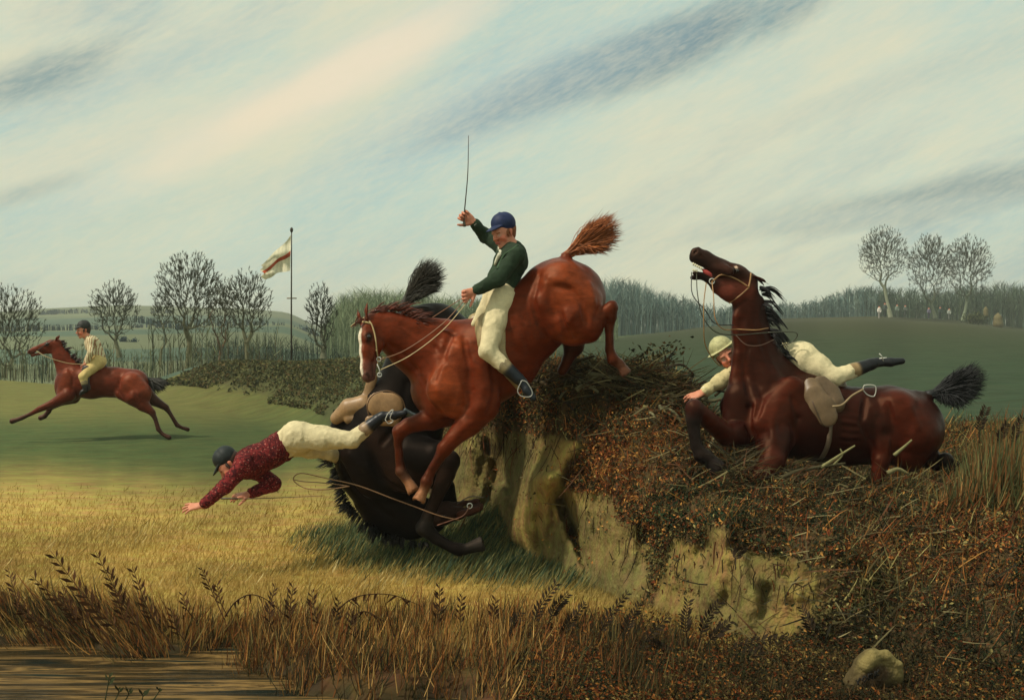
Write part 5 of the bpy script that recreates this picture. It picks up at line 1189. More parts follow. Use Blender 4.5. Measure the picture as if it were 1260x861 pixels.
# ================================================================== trees and far woods
def tree(name, label, D, base, crown, trunk_r, n, seed, bark=(.20, .19, .12), twig=(.06, .055, .03), group=None, dense=0.0, tw=.02, stems=1):
    """bare winter tree: points through the crown join to the nearest point nearer the root; twigs sweep up and out"""
    rg = np.random.default_rng(seed); bx, by = base; cx, cy, rx, ry = crown; u = D/F
    B = P(bx, by, D); Cn = P(cx, cy, D); B = B.copy(); R3 = np.array((rx*u, rx*u*.8, ry*u))
    pts = rg.normal(size=(n, 3)); pts /= np.linalg.norm(pts, axis=1, keepdims=True); rad = rg.random(n)**(.36)
    rad *= 1+.10*noise3(pts, seed, 2, 1.2); pts = pts*rad[:, None]*R3*.93+Cn
    low = Cn-np.array((0, 0, R3[2]*.95)); pts = pts[pts[:, 2] > B[2]+.15]
    fork = lerp(B, low, .85) if low[2] > B[2]+.4 else B+np.array((0, 0, .35))
    nodes = [B, lerp(B, fork, .5)+rg.normal(size=3)*.02, fork]; par = [-1, 0, 1]
    ax = Cn+np.array((0, 0, 0)); key = np.linalg.norm((pts-fork), axis=1); pts = pts[np.argsort(key)]
    Nn = np.zeros((len(pts)+3, 3)); Nn[:3] = nodes; m = 3
    dist = np.zeros(len(pts)+3); dist[2] = 0
    for p in pts:
        d = Nn[2:m]-p; dd = np.linalg.norm(d*np.array((1.15, 1.15, .8)), axis=1)+.22*dist[2:m]+np.where(Nn[2:m, 2] > p[2]+.1*R3[2], .6*R3[2], 0)
        k = int(np.argmin(dd))+2; Nn[m] = p; par.append(k); dist[m] = dist[k]+np.linalg.norm(Nn[k]-p); m += 1
    cnt = np.ones(m)
    for i in range(m-1, 0, -1): cnt[par[i]] += cnt[i]
    w = .8*trunk_r*(cnt/cnt[0])**.58; w = np.maximum(w, tw*.42)
    g = Geo(); bark = np.array(bark); twig = np.array(twig)
    for i in range(1, m):
        a, b = Nn[par[i]], Nn[i]; f = np.clip(w[i]/trunk_r*1.6, 0, 1); L = np.linalg.norm(b-a)
        if i > 2:
            mid = (a+b)/2+np.array((0, 0, -.05*L))+(b-Cn)*np.array((.02, .02, 0)); c3 = [a, mid, b]
        else: c3 = [a, b]
        wa = w[par[i]] if i <= 2 else min(w[par[i]], w[i]*1.35)
        if i == 1: wa = trunk_r*1.35
        g.tube(np.array(c3), np.linspace(wa, w[i], len(c3)), bark*f+twig*(1-f), 5 if w[i] > tw*2 else 3, cap=False)
    g.build('trunk', mat('bark', .9, 6, .3, .3, 12, .1), root := thing(name, label, 'tree', B, group))
    # twigs
    tips = Nn[3:m]; K = int(len(tips)*(11+dense*2)); k = rg.integers(0, len(tips), K); o = tips[k]
    rel = (o-Cn)/R3; out = rel/(np.linalg.norm(rel, axis=1, keepdims=True)+1e-6)
    d = out*np.array((.75, .6, .45))+np.array((0, 0, .62))+rg.normal(size=(K, 3))*.22; ln = rg.uniform(.08, .22, K)*R3[2]*.9
    room = np.clip(1.12-np.linalg.norm(rel, axis=1), .25, .6)/.6; tip = o+d*(ln*room)[:, None]
    V, T, C = blades(o-d*.02, tip, rg.uniform(.5, 1.0, K)*tw, twig*np.exp(rg.normal(size=(K, 1))*.3), bend=np.stack([out[:, 0]*ln*.35, 0*ln, -ln*.15], 1), segs=2)
    if dense > 1:
        K2 = K//4; o2 = Cn+rg.normal(size=(K2, 3))*R3*.33-np.array((0, 0, .15*R3[2])); d2 = rg.normal(size=(K2, 3))*.3+np.array((0, 0, 1))
        V2, T2, C2 = blades(o2, o2+d2*.13*R3[2], rg.uniform(1, 2, K2)*tw*1.5, np.array((.035, .05, .045))*np.exp(rg.normal(size=(K2, 1))*.2)); T2 = T2+len(V)
        V, T, C = np.vstack([V, V2]), np.vstack([T, T2]), np.vstack([C, C2])
    mk('crown', V, T, mat('twigs', .9, 6, .2, spec=.1), root, col=C, smooth=False)
    return root
def wood(name, label, D0, dD, xs, tops, bases, n, cols, seed, wpx=(.35, .9), twigs=10, category='woodland'):
    """far-off leafless wood: upright stems and brushy tops under a given skyline"""
    rg = np.random.default_rng(seed); px = rg.uniform(xs[0], xs[-1], n); D = D0+rg.random(n)*dD
    top = I(px, xs, tops)+np.abs(rg.normal(size=n))*5+rg.random(n)**1.5*32+5*noise3(np.stack([px/14, 0*px, 0*px], -1), seed, 3, 1.0); base = I(px, xs, bases)
    u = D/F; B = np.stack([(px-630)*u, D, CAMH-(base+4-HOR)*D0/F+0*D], 1); zt = CAMH-(np.minimum(top, base-5)-HOR)*D0/F
    Tp = np.stack([B[:, 0]+rg.normal(size=n)*.05*(zt-B[:, 2]), D, zt], 1)
    col = pick(cols, rg, n, .18); V, T, C = blades(B, Tp, rg.uniform(*wpx, n)*u, col, segs=2); VV, TT, CC = [V], [T], [C]; off = len(V)
    for q in range(twigs):
        s = rg.uniform(.35, .95, n); o = B+(Tp-B)*s[:, None]; L = (zt-B[:, 2])*rg.uniform(.10, .28, n); d = np.stack([rg.normal(size=n)*.45, rg.normal(size=n)*.4, np.ones(n)], 1)
        e = o+d*L[:, None]; e[:, 2] = np.minimum(e[:, 2], zt+L*.25)
        V, T, C = blades(o, e, rg.uniform(wpx[0]*.7, wpx[1]*.8, n)*u, col*np.exp(rg.normal(size=(n, 1))*.2)); VV.append(V); TT.append(T+off); CC.append(C); off += len(V)
    mk(name, np.vstack(VV), np.vstack(TT), mat('far_twigs', .95, .5, .12, spec=.05), None, col=np.vstack(CC), smooth=False, kind='stuff', label=label, category=category)
def make_trees():
    lt = 'bare winter trees standing beyond the left meadow'
    dk = (.065, .066, .042); ob = (.16, .15, .085)
    tree('bare_tree', 'wide many-stemmed bare tree cut by the left edge behind the galloping horse', 57, (14, 468), (12, 397, 46, 52), .13, 560, 201, ob, dk, lt, tw=.022)
    tree('bare_tree', 'round bare tree above the head of the rider in cream on the galloping horse', 72, (147, 440), (141, 379, 34, 39), .15, 560, 202, ob, dk, lt, tw=.027)
    tree('bare_tree', 'tallest and widest bare tree of the left group, left of the flag', 55, (231, 466), (234, 360, 49, 54), .15, 820, 203, ob, dk, lt, tw=.020)
    tree('bare_tree', 'thin low bare tree at the left foot of the tallest left tree', 60, (197, 462), (199, 388, 15, 38), .07, 150, 204, ob, dk, lt, tw=.020)
    tree('bare_tree', 'slender brown bare tree between the tallest left tree and its right neighbour', 53, (268, 468), (272, 380, 20, 46), .08, 230, 208, (.17, .10, .06), dk, lt, tw=.019)
    tree('bare_tree', 'bare tree with an open fan crown just left of the flag', 50, (306, 469), (303, 372, 36, 44), .12, 560, 205, ob, dk, lt, tw=.019)
    tree('bare_tree', 'small oval dense tree standing alone right of the flagpole', 42, (398, 441), (395, 388, 22, 44), .11, 380, 206, (.13, .13, .085), (.045, .05, .034), tw=.014, dense=.6)
    pale = (.30, .31, .21); rt = 'three round bare trees on the brow of the right hill'
    tree('hill_tree', 'left of the three round bare trees on the hill, with the palest trunk', 180, (1096, 390), (1087, 313, 35, 37), .30, 900, 211, pale, dk, rt, tw=.045)
    tree('hill_tree', 'middle of the three bare trees on the hill, forked and leaning left', 182, (1151, 391), (1145, 328, 33, 44), .27, 800, 212, (.20, .22, .15), dk, rt, tw=.045)
    tree('hill_tree', 'right of the three round bare trees on the hill, near the hayricks', 180, (1185, 395), (1191, 328, 35, 40), .30, 850, 213, (.18, .21, .14), dk, rt, tw=.045)
    # woods
    mist = [(.15, .19, .11), (.20, .24, .14), (.12, .16, .10), (.24, .27, .16)]  # pale haze put into the stem colours
    wood('far_wood', 'misty grey-green wood behind the chestnut horse head', 66, 22, [398, 412, 430, 470, 520, 560, 620, 700, 760], [398, 362, 350, 349, 352, 358, 362, 372, 385], [440, 438, 436, 432, 430, 428, 425, 420, 416], 3600, mist, 221)
    blue = [(.10, .16, .15), (.14, .20, .18), (.07, .12, .11), (.18, .23, .19), (.05, .09, .085)]  # blue of the distance haze put into the stem colours
    wood('far_wood', 'blue-grey bare wood in the gap between the two big horses', 150, 30, [660, 745, 762, 785, 805, 840, 870, 905], [352, 340, 337, 342, 352, 360, 370, 374], [412, 411, 410, 409, 407, 402, 398, 396], 2600, blue, 222)
    wood('far_wood', 'blue wood along the hilltop right of the bay horse head', 200, 40, [890, 950, 985, 1010, 1040, 1060, 1080], [374, 370, 367, 364, 352, 347, 350], [396, 393, 392, 391, 390, 389, 389], 2600, blue, 223)
    gr = [(.045, .075, .050), (.065, .10, .065), (.035, .055, .04), (.10, .13, .08)]
    wood('far_wood', 'dark green wood behind the three trees on the hill', 205, 40, [1055, 1090, 1130, 1170, 1200, 1230, 1260, 1340, 1560], [350, 348, 352, 350, 347, 341, 345, 348, 362], [391, 391, 392, 394, 398, 402, 407, 418, 425], 5200, gr, 224)
    thick = [(.035, .055, .045), (.05, .07, .05), (.08, .10, .06), (.03, .04, .035)]
    wood('bare_thicket', 'low dark blue-green thicket behind the left trees and flagpole', 62, 10, [232, 262, 300, 350, 400, 430], [420, 411, 410, 414, 418, 422], [450, 449, 449, 447, 445, 440], 900, thick, 225, twigs=4)
    sap = [(.07, .075, .04), (.11, .12, .06), (.05, .055, .035), (.10, .08, .045), (.06, .085, .07), (.15, .16, .09)]
    wood('sapling_row', 'row of thin upright saplings along the far edge of the meadow', 43, 6, [-320, 60, 120, 205, 260, 345], [428, 434, 428, 424, 415, 430], [466, 470, 473, 478, 476, 470], 1150, sap, 226, wpx=(.45, 1.2), twigs=3)
    wood('sapling_row', 'scattered taller thin stems between the left trees', 48, 10, [180, 220, 345], [395, 385, 390], [470, 472, 468], 70, sap, 227, wpx=(.8, 1.5), twigs=4)
    wood('sapling_row', 'thin stems left of the galloping rider at the field edge', 50, 10, [-300, 60, 150], [415, 420, 412], [466, 466, 468], 280, sap, 228, wpx=(.6, 1.3), twigs=4)
    # hedges of the valley and their trees
    rg = np.random.default_rng(230)
    def hedge(name, label, pts, D, hpx, n, seed):
        xs = [p[0] for p in pts]; wood(name, label, D, D*.03, xs, [p[1]-hpx for p in pts], [p[1] for p in pts], n, [(.05, .08, .085), (.07, .10, .10), (.04, .06, .06)], seed, wpx=(1.2, 2.5), twigs=2, category='hedge')
    hedge('hedgerow', 'dark hedge crossing the valley left of the cream rider', [(-20, 405), (60, 404), (128, 404)], 190, 3, 150, 231)
    hedge('hedgerow', 'thin hedge dividing the farthest pale fields', [(50, 386), (90, 385), (130, 386)], 420, 3, 90, 232)
    hedge('hedgerow', 'hedge running down the valley behind the left trees', [(165, 392), (210, 400), (260, 412), (345, 408)], 160, 4, 200, 233)
    hedge('hedgerow', 'upper hedge behind the tallest left tree', [(160, 404), (220, 396), (300, 398), (350, 402)], 230, 3, 160, 234)
    HL = ['leftmost of the four dark trees beside the flagpole foot', 'dark far tree directly behind the flagpole', 'roundest dark far tree just right of the flagpole', 'small far tree between the flagpole and the oval tree', 'larger speck of a tree at the end of the farthest hedge', 'smaller speck of a tree at the end of the farthest hedge',
          'far blue tree between the round tree and the tallest one', 'far blue tree seen through the left edge of the tallest tree', 'thin far blue tree nearest the round tree', 'far blue tree seen through the middle of the tallest tree', 'far dark tree under the flag tip', 'low dark bush right of the cream rider head', 'low dark bush farther right of the cream rider head']
    for k, (x, y, a, b) in enumerate([(350, 411, 7, 8), (362, 412, 6, 8), (374, 411, 8, 9), (385, 412, 5, 7), (66, 385, 4, 3), (54, 387, 4, 3), (195, 390, 4, 7), (207, 389, 4, 7), (188, 391, 3, 8), (228, 392, 5, 7), (331, 410, 4, 7), (152, 421, 5, 6), (164, 424, 5, 6)]):
        D = 240 if y > 395 and y < 415 else (420 if y < 395 else 110); u = D/F; n = 240; c = P(x, y, D)
        p = rg.normal(size=(n, 3))*np.array((a*u*.5, a*u*.4, b*u*.45))+c-np.array((0, 0, 0)); rt2 = thing('hedgerow_tree', HL[k], 'tree', P(x, y+b, D), 'small dark trees in the valley hedges')
        d = rg.normal(size=(n, 3))*.3+np.array((0, 0, 1)); V, T, C = blades(p, p+d*b*u*.35, rg.uniform(1, 2, n)*u, pick([(.035, .06, .07), (.05, .08, .09)], rg, n)); mk('crown', V, T, mat('far_twigs', .95, .5, .12, spec=.05), rt2, col=C, smooth=False)
        g = Geo(); g.tube([P(x, y+b+2, D), P(x, y, D)], np.array([1, .6])*u, (.04, .05, .045), 5); g.build('trunk', mat('bark', .9, 6, .3), rt2)
# ================================================================== flag, stone, figures, sticks, reeds
def make_flag():
    D = 37.0; root = thing('flagpole', 'tall thin course flag with white cloth and a red stripe', 'flag', P(358.5, 456, D))
    g = Geo(); g.tube([P(358.5, 458, D), P(358.5, 370, D), P(358.8, 283, D)], [.028, .024, .016], (.055, .045, .03), 6); g.build('pole', mat('wood', .8, 12, .3), root)
    g = Geo(); g.tube([P(353, 367, D), P(365, 367, D)], .018, (.16, .12, .06), 5); g.build('cross_bar', mat('wood', .8, 12, .3), root)
    g = Geo(); sphere(g, P(358.8, 283, D), .05, (.05, .04, .03), 8, 6, (1, 1, 1.6)); g.build('finial', mat('wood', .8, 12, .3), root)
    top = np.array([(358, 289), (352, 297), (343, 306), (333, 314), (321, 326)], float); bot = np.array([(357, 333), (350, 335), (340, 336), (332, 341), (324, 346)], float)
    nu, nv = 26, 14; U = np.linspace(0, 1, nu); tt = np.stack([np.interp(U*4, range(5), top[:, k]) for k in (0, 1)], 1); bb = np.stack([np.interp(U*4, range(5), bot[:, k]) for k in (0, 1)], 1)
    def surf(v0, v1, nvv, off):
        V = []
        for v in np.linspace(v0, v1, nvv):
            for i, uu in enumerate(U):
                q = tt[i]*(1-v)+bb[i]*v+np.array((0, 1.6*math.sin(uu*9+v*2)*uu)); q[0] += (2.2*math.sin(v*14)*uu**3); V.append(P(q[0], q[1], D+off+.22*uu*math.sin(uu*13+v*3.5)+.10*math.sin(v*9+uu*5)))
        i = np.arange(nvv-1)[:, None]*nu+np.arange(nu-1)[None]; return np.array(V), np.stack([i, i+1, i+1+nu, i+nu], -1).reshape(-1, 4)
    V, Q = surf(0, 1, nv, 0); cc = np.broadcast_to((.80, .74, .54), (len(V), 3))*np.clip(1+.10*np.sin(np.arange(len(V))[:, None] % nu*1.9), .6, 1.2)
    mk('flag_cloth', V, Q, mat('flag_cloth', .9, 20, .15, trans=.35), root, col=cc)
    V, Q = surf(.44, .58, 3, -.02); mk('red_stripe', V, Q, mat('flag_cloth', .9, 20, .15, trans=.35), root, col=np.broadcast_to((.50, .10, .04), (len(V), 3)))
def make_stone():
    D = 6.3; fg = Fig(D, .010); c = np.array((.080, .058, .026)); root = thing('stone', 'pale rough boulder with worn letters at the lower right corner', 'rock', P(1075, 870, D))
    fg.ch([(1046, 872, .05, 17), (1058, 845, .05, 20), (1074, 822, .06, 22), (1092, 828, .07, 16), (1096, 850, .1, 16)], .05, c, .8)
    fg.ch([(1066, 818, .0, 9), (1074, 808, .0, 9), (1090, 806, .02, 8), (1104, 817, .03, 7), (1107, 832, .03, 5)], .014, np.array((.22, .17, .065)))
    fg.dis = lambda X: .014*noise3(X, 300, 4, 9.0)+.010*np.abs(noise3(X, 301, 3, 24))
    s0 = fg.surf(1082, 830, 0); s1 = fg.surf(1070, 838, 0); fg.paint.append((s0, s1, 13*fg.u, 12*fg.u, .02, np.array((.060, .038, .020)), None, 1))
    fg.build('body', mat('stone', .95, 18, .35, .8, 40, .1), root, vary=.35)
    g = Geo(); k = lambda a: [np.array(s)+np.array((0, 0)) for s in a]
    L = {'Y': [[(0, 0), (.5, .5), (1, 0)], [(.5, .5), (.5, 1)]], 'O': [[(.5, 0), (0, .5), (.5, 1), (1, .5), (.5, 0)]], 'R': [[(0, 1), (0, 0), (.8, .2), (.1, .5), (.9, 1)]], 'K': [[(0, 0), (0, 1)], [(.9, 0), (.05, .55), (.9, 1)]]}
    for i, ch in enumerate('YORK'):
        ox, oy = 1053+i*8.0, 836-i*3.6
        for st in L[ch]:
            pts = []
            for (x, y) in st:
                X, Y = ox+x*5.4, oy+y*7.5-x*2.4; s = fg.surf(X, Y, .022); pts.append(s if s is not None else fg.p(X, Y, -.12))
            g.tube(np.array(pts), .0055, (.012, .010, .008), 4)
    g.build('lettering', mat('paint_marks', .9, 20, .1), root)
def make_spectators():
    rows = [(1082, 391, 15, (.62, .56, .50), 'figure in pale dress left of the palest tree on the hill'), (1089, 389, 17, (.06, .08, .07), 'dark figure with a white face close left of the palest trunk'),
            (1104, 389, 15, (.16, .20, .16), 'grey figure just right of the palest trunk on the hill'), (1114, 388, 13, (.10, .12, .10), 'small grey figure between the left and middle hill trees'),
            (1143, 391, 13, (.12, .11, .16), 'dark figure with a pale collar left of the middle hill tree'), (1157, 391, 14, (.04, .06, .05), 'dark figure right of the middle hill tree'),
            (1168, 392, 13, (.30, .32, .28), 'pale figure between the middle and right hill trees')]
    for k, (x, y, h, c, lab) in enumerate(rows):
        D = 178.0; fg = Fig(D, .045); c = np.array(c); root = thing('person', lab, 'person', P(x, y, D), 'distant spectators on the hill'); s = h/15
        for w in (-.12, .12): fg.ch([(x-.8*(w > 0), y, w, .9*s), (x-.3, y-4*s, w, 1.1*s), (x, y-7.5*s, w, 1.3*s)], .06, c*.5)
        fg.ch([(x, y-7.5*s, 0, 1.7*s), (x, y-11*s, 0, 1.9*s)], .08, c); fg.ch([(x, y-12*s, 0, 1), (x, y-13.6*s, 0, 1.15*s)], .05, SKIN)
        for sg in (-1, 1): fg.ch([(x+1.6*sg*s, y-11.3*s, 0, .75), (x+2.2*sg*s, y-8.8*s, -.1, .65), (x+1.5*sg*s, y-6.8*s, -.3, .5)], .05, c)
        fg.build('body', mat('cloth', .9, 26, .3), root); g = Geo(); sphere(g, fg.p(x, y-14.6*s, 0), 1.35*s*fg.u, (.03, .03, .03), 8, 6, (1, 1, .7)); g.build('hat', mat('cap_cloth', .6, 30, .35), root)
    for (x, y, w, h, lab) in [(1228, 399, 7, 15, 'pointed straw rick at the wood edge on the right'), (1213, 388, 3.5, 13, 'narrow straw rick on the far bushes by the right hill tree')]:
        D = 176; fg = Fig(D, .12); c = np.array((.15, .125, .06)); root = thing('hayrick', lab, 'hayrick', P(x, y, D), 'straw ricks on the hill')
        fg.ch([(x, y-1, 0, w*.95), (x, y-h*.5, 0, w*.7), (x, y-h, 0, w*.1)], .3, c); fg.dis = lambda X: .12*noise3(X, 5, 3, .8); fg.build('stack', mat('straw', .95, 4, .3, .5, 20, .1), root, vary=.25)
    rg = np.random.default_rng(310); D = 177; u = D/F; n = 900; c = P(1200, 392, D); p = c+rg.normal(size=(n, 3))*np.array((10*u*.55, 1, 7*u*.45))
    r = thing('bush', 'rounded olive bush between the right hill tree and the straw rick', 'bush', P(1200, 398, D)); d = rg.normal(size=(n, 3))+np.array((0, -.3, .5))
    V, T, C = leaf_mesh(p, d, rg.uniform(.12, .25, n), pick([(.07, .085, .035), (.11, .12, .05), (.045, .06, .03)], rg, n), rg); mk('foliage', V, T, mat('leaf', .85, 20, .15, spec=.08, trans=.12), r, col=C, smooth=False)
def bankpt(px, py, off=.03):
    """where the ray through a pixel first meets the bank, lifted a little"""
    if 'ft' not in BP:
        a = BANK.reshape(-1, 3); x, y = proj(a); BP['ft'] = (a, x, y)
    a, x, y = BP['ft']; k = (np.abs(x-px) < 7) & (np.abs(y-py) < 7); k = np.nonzero(k)[0]
    if len(k) == 0: return None
    j = k[np.argmin(a[k, 1])]; D = a[j, 1]-off; return P(px, py, D)
BP = {}
def make_sticks():
    rg = np.random.default_rng(320); w = mat('dead_wood', .85, 16, .3, .3, 60, .15)
    def stick(pts, r, col, label, group=None, D=None, name='dead_branch', cat='branch'):
        q = []
        for (x, y) in pts:
            s = bankpt(x, y, .05) if D is None else P(x, y, D); q.append(s if s is not None else P(x, y, (D or 9.35)))
        q = np.array(q); ds = np.median(q[:, 1]); q = np.array([P(x, y, np.clip(s[1], ds-.12, ds+.12)) for (x, y), s in zip(pts, q)])
        g = Geo(); n = max(5, 4*len(q)); g.tube(spline(q, n), np.linspace(r, r*.45, n), col, 6)
        return g.build(name, w, None, loc=tuple(q[0]), label=label, category=cat, group=group)
    pale = (.17, .155, .085); dk = (.030, .022, .014); br = (.07, .05, .025)
    for pts, r, c, lab in [
        ([(709, 480), (724, 469), (738, 462)], .022, pale, 'pale split stake, lower arm of the cross on the hedge top'), ([(712, 468), (724, 474), (736, 482)], .022, pale, 'pale split stake crossing the other below the chestnut hind legs'),
        ([(700, 448), (714, 443), (731, 438)], .022, br, 'dark stake poking up left of the hanging hind hoof'), ([(716, 446), (722, 443), (728, 450), (744, 458)], .015, pale, 'thin pale stick beside the dark stake on the hedge top'),
        ([(725, 460), (750, 464), (775, 468)], .024, pale, 'long pale branch lying under the hanging hind hoof'), ([(735, 470), (765, 478), (790, 470)], .018, br, 'brown branch sagging across the hedge top'),
        ([(819, 455), (828, 450), (840, 449), (850, 457), (853, 463), (846, 478)], .012, dk, 'dark briar arching toward the cream rider hand'), ([(853, 460), (848, 470), (845, 482)], .012, dk, 'short dark twig standing left of the cream rider hand'),
        ([(838, 492), (855, 489), (875, 493), (893, 490)], .022, pale, 'bare pale rail under the cream rider hand'), ([(810, 500), (830, 508), (846, 534), (862, 548)], .016, pale, 'long grey stem falling left of the bay raised foreleg'),
        ([(826, 484), (838, 500), (844, 520), (848, 545)], .014, pale, 'grey stem beside the black cannon of the bay'), ([(866, 508), (880, 530), (888, 548)], .018, pale, 'pale broken stick behind the raised foreleg of the bay'),
        ([(872, 552), (878, 540), (876, 530)], .015, (.26, .24, .14), 'short pale upright stub between the bay forelegs')]:
        stick(pts, r, c, lab)
    for pts, r, c, lab in [([(1010, 575), (1030, 562), (1052, 548)], .014, (.22, .20, .09), 'pale forked straw stem under the girth of the bay'), ([(1025, 572), (1036, 560), (1034, 552)], .010, (.22, .20, .09), 'short pale straw under the girth of the bay'),
                      ([(1100, 560), (1112, 550), (1122, 541)], .014, (.22, .20, .09), 'pale stem lying against the bay haunch'), ([(1092, 582), (1105, 577), (1118, 583)], .02, (.17, .15, .07), 'pale stub on the hedge under the bay haunch'),
                      ([(958, 590), (980, 580), (1010, 574), (1040, 570)], .02, (.06, .05, .025), 'long dark branch along the hedge under the bay belly'), ([(1038, 600), (1030, 640), (1045, 652)], .012, (.16, .15, .07), 'kinked pale twig on the dark leaves below the bay')]:
        stick(pts, r, c, lab, D=8.45)
    seen = set()
    for k in range(48):
        x = rg.uniform(655, 880); y = 452+rg.random()*46+(x > 780)*14; a = rg.normal()*.5; L = rg.uniform(10, 30); dx, dy = math.cos(a)*L, math.sin(a)*L
        ci = rg.integers(0, 4); cn = ('pale', 'blackish', 'brown', 'dark brown')[ci]; ln = 'stubby' if L < 16 else ('short' if L < 23 else 'long')
        tl = 'level' if abs(dy) < L*.2 else ('rising' if dy < 0 else 'falling'); zn = 'by the boot of the green rider' if x < 690 else 'under the hanging hind hoof' if x < 735 else 'between the hoof and the shrub' if x < 780 else 'below the shrub' if x < 820 else 'left of the cream rider hand' if x < 850 else 'by the bay foreleg'
        if (ci, ln, tl, zn, int(y > 470)+int(y > 486)) in seen: continue
        seen.add((ci, ln, tl, zn, int(y > 470)+int(y > 486)))
        lab = f"{ln} {cn} twig lying {tl} {zn}, {'upper' if y < 470 else 'middle' if y < 486 else 'lower'} brush"
        stick([(x, y), (x+dx*.5, y+dy*.5+rg.normal()*2), (x+dx, y+dy)], rg.uniform(.006, .015), [pale, dk, br, (.05, .04, .02)][ci], lab, 'broken twigs in the hedge top', name='twig', cat='twig')
    # little shrub on the brink
    D = 9.45; r = thing('shrub', 'small crooked shrub with dark round leaves on the crest between the horses', 'shrub', P(800, 470, D))
    g = Geo()
    arms = [[(782, 470), (800, 463), (814, 458), (819, 442), (816, 430)], [(806, 461), (796, 448), (790, 434)], [(818, 446), (826, 436), (832, 428)], [(814, 458), (806, 446), (804, 432)], [(800, 463), (790, 458), (783, 447)]]
    for a in arms: g.tube(spline([P(x, y, D+rg.normal()*.04) for x, y in a], 10), np.linspace(.022 if len(a) > 3 else .011, .004, 10), (.030, .022, .015), 5)
    g.build('stem', w, r)
    n = 150; q = []; 
    for k in range(n):
        a = arms[rg.integers(0, 5)]; t = a[-1-(rg.random() < .3)]; q.append(P(t[0]+rg.normal()*9, t[1]+rg.normal()*7, D+rg.normal()*.10))
    V, T, C = leaf_mesh(np.array(q), np.tile((0, -1, .3), (n, 1)).astype(float), rg.uniform(.012, .024, n), pick([(.035, .035, .018), (.09, .08, .035), (.02, .02, .012), (.12, .07, .03)], rg, n), rg)
    mk('leaves', V, T, mat('leaf', .85, 20, .15, spec=.08, trans=.12), r, col=C, smooth=False)
def make_reeds():
    rg = np.random.default_rng(330)
    def sprig(a, b, D, label, nl=9, ll=.05, col=(.045, .022, .011), arc=0.0, droop=.2, name='reed', cat='reed', group=None, side=1, r=.004):
        A, B = P(a[0], a[1], D), P(b[0], b[1], D); M_ = (A+B)/2+np.array((-(B-A)[2], 0, (B-A)[0]))*arc+np.array((0, rg.normal()*.04, 0))
        sp = spline([A, M_, B], 16); root = thing(name, label, cat, A, group)
        g = Geo(); g.tube(sp, np.linspace(r, r*.4, 16), np.array(col)*1.1, 5); g.build('stem', mat('blade', .85, 10, .2), root)
        Pc = []; Nn = []; V_, T_, C_ = [], [], []; off = 0
        for k in range(nl):
            t = .35+.65*(k+.5)/nl if nl > 4 else .6+.4*k/nl; p = sp[min(15, int(t*15))]; tg = sp[min(15, int(t*15)+1)]-sp[min(15, int(t*15))-1]; tg /= np.linalg.norm(tg)
            for sg in ((1, -1) if side == 2 else ((1,) if (k % 2) else (-1,))):
                nrm = np.array((-tg[2], rg.normal()*.3, tg[0]))*sg; L = ll*(1.25-.8*abs(t-.55))*rg.uniform(.7, 1.2)
                d = tg*.75+nrm*.65+np.array((0, 0, -droop)); d /= np.linalg.norm(d); e = p+d*L; wv = np.cross(d, (0, 1, 0)); wv = wv/np.linalg.norm(wv)*L*.15+np.array((0, L*.08, 0)); m1 = p+d*L*.5
                V_ += [p, m1+wv, e, m1-wv]; T_ += [[off, off+1, off+2], [off, off+2, off+3]]; off += 4; C_ += [np.array(col)*rg.uniform(.7, 1.5)]*4
        mk('leaves', np.array(V_), np.array(T_), mat('leaf', .85, 20, .15, spec=.08, trans=.12), root, col=np.array(C_), smooth=False)
    rg_ = 'seeding reeds leaning left over the pond'
    L = [((200, 812), (117, 677), 7.35, 'tallest reed leaning left over the pond'), ((190, 805), (62, 677), 7.4, 'long reed leaning far left with its tip level with the tallest'), ((215, 800), (163, 697), 7.35, 'steep reed just right of the tallest by the pond'),
         ((148, 790), (37, 707), 7.45, 'lowest reed of the pond clump, bent flat to the left'), ((236, 800), (210, 748), 7.3, 'short thick reed at the right foot of the pond clump'), ((120, 790), (76, 722), 7.45, 'brown reed in the middle left of the pond clump'),
         ((176, 800), (135, 700), 7.4, 'reed crossing behind the tallest at the pond'), ((240, 762), (225, 730), 7.6, 'small dark seed spray standing alone right of the pond clump'), ((276, 762), (247, 697), 7.55, 'dark reed with a hooked drooping head'),
         ((280, 758), (267, 717), 7.55, 'straight reed touching the hooked one'), ((340, 790), (339, 717), 7.3, 'upright reed left of a matching pair in the sedge'), ((362, 790), (361, 718), 7.3, 'upright reed right of a matching pair in the sedge'),
         ((404, 790), (383, 725), 7.3, 'branching reed right of the upright pair'), ((398, 790), (417, 737), 7.3, 'reed leaning right out of the sedge'), ((529, 790), (541, 719), 7.4, 'tall single reed below the fallen horse'), ((569, 785), (569, 732), 7.4, 'short three-pointed reed right of the tall single one'),
         ((92, 780), (18, 745), 7.5, 'reed lying almost flat at the left edge'), ((60, 775), (10, 698), 7.6, 'faint thin reed at the far left edge'), ((612, 790), (610, 735), 7.35, 'grey-green reed in the middle of the sedge'), ((445, 800), (432, 748), 7.2, 'low broad reed in the middle of the sedge')]
    for a, b, D, lab in L:
        ln = math.hypot(a[0]-b[0], a[1]-b[1]); sprig(a, b, D, lab, nl=int(5+ln/10), ll=.038+ln*.00020, arc=.06*np.sign(a[0]-b[0]+.1), group=rg_ if a[0] < 240 else None, droop=-.1, col=(.07, .032, .014) if a[0] < 300 else (.05, .025, .012))
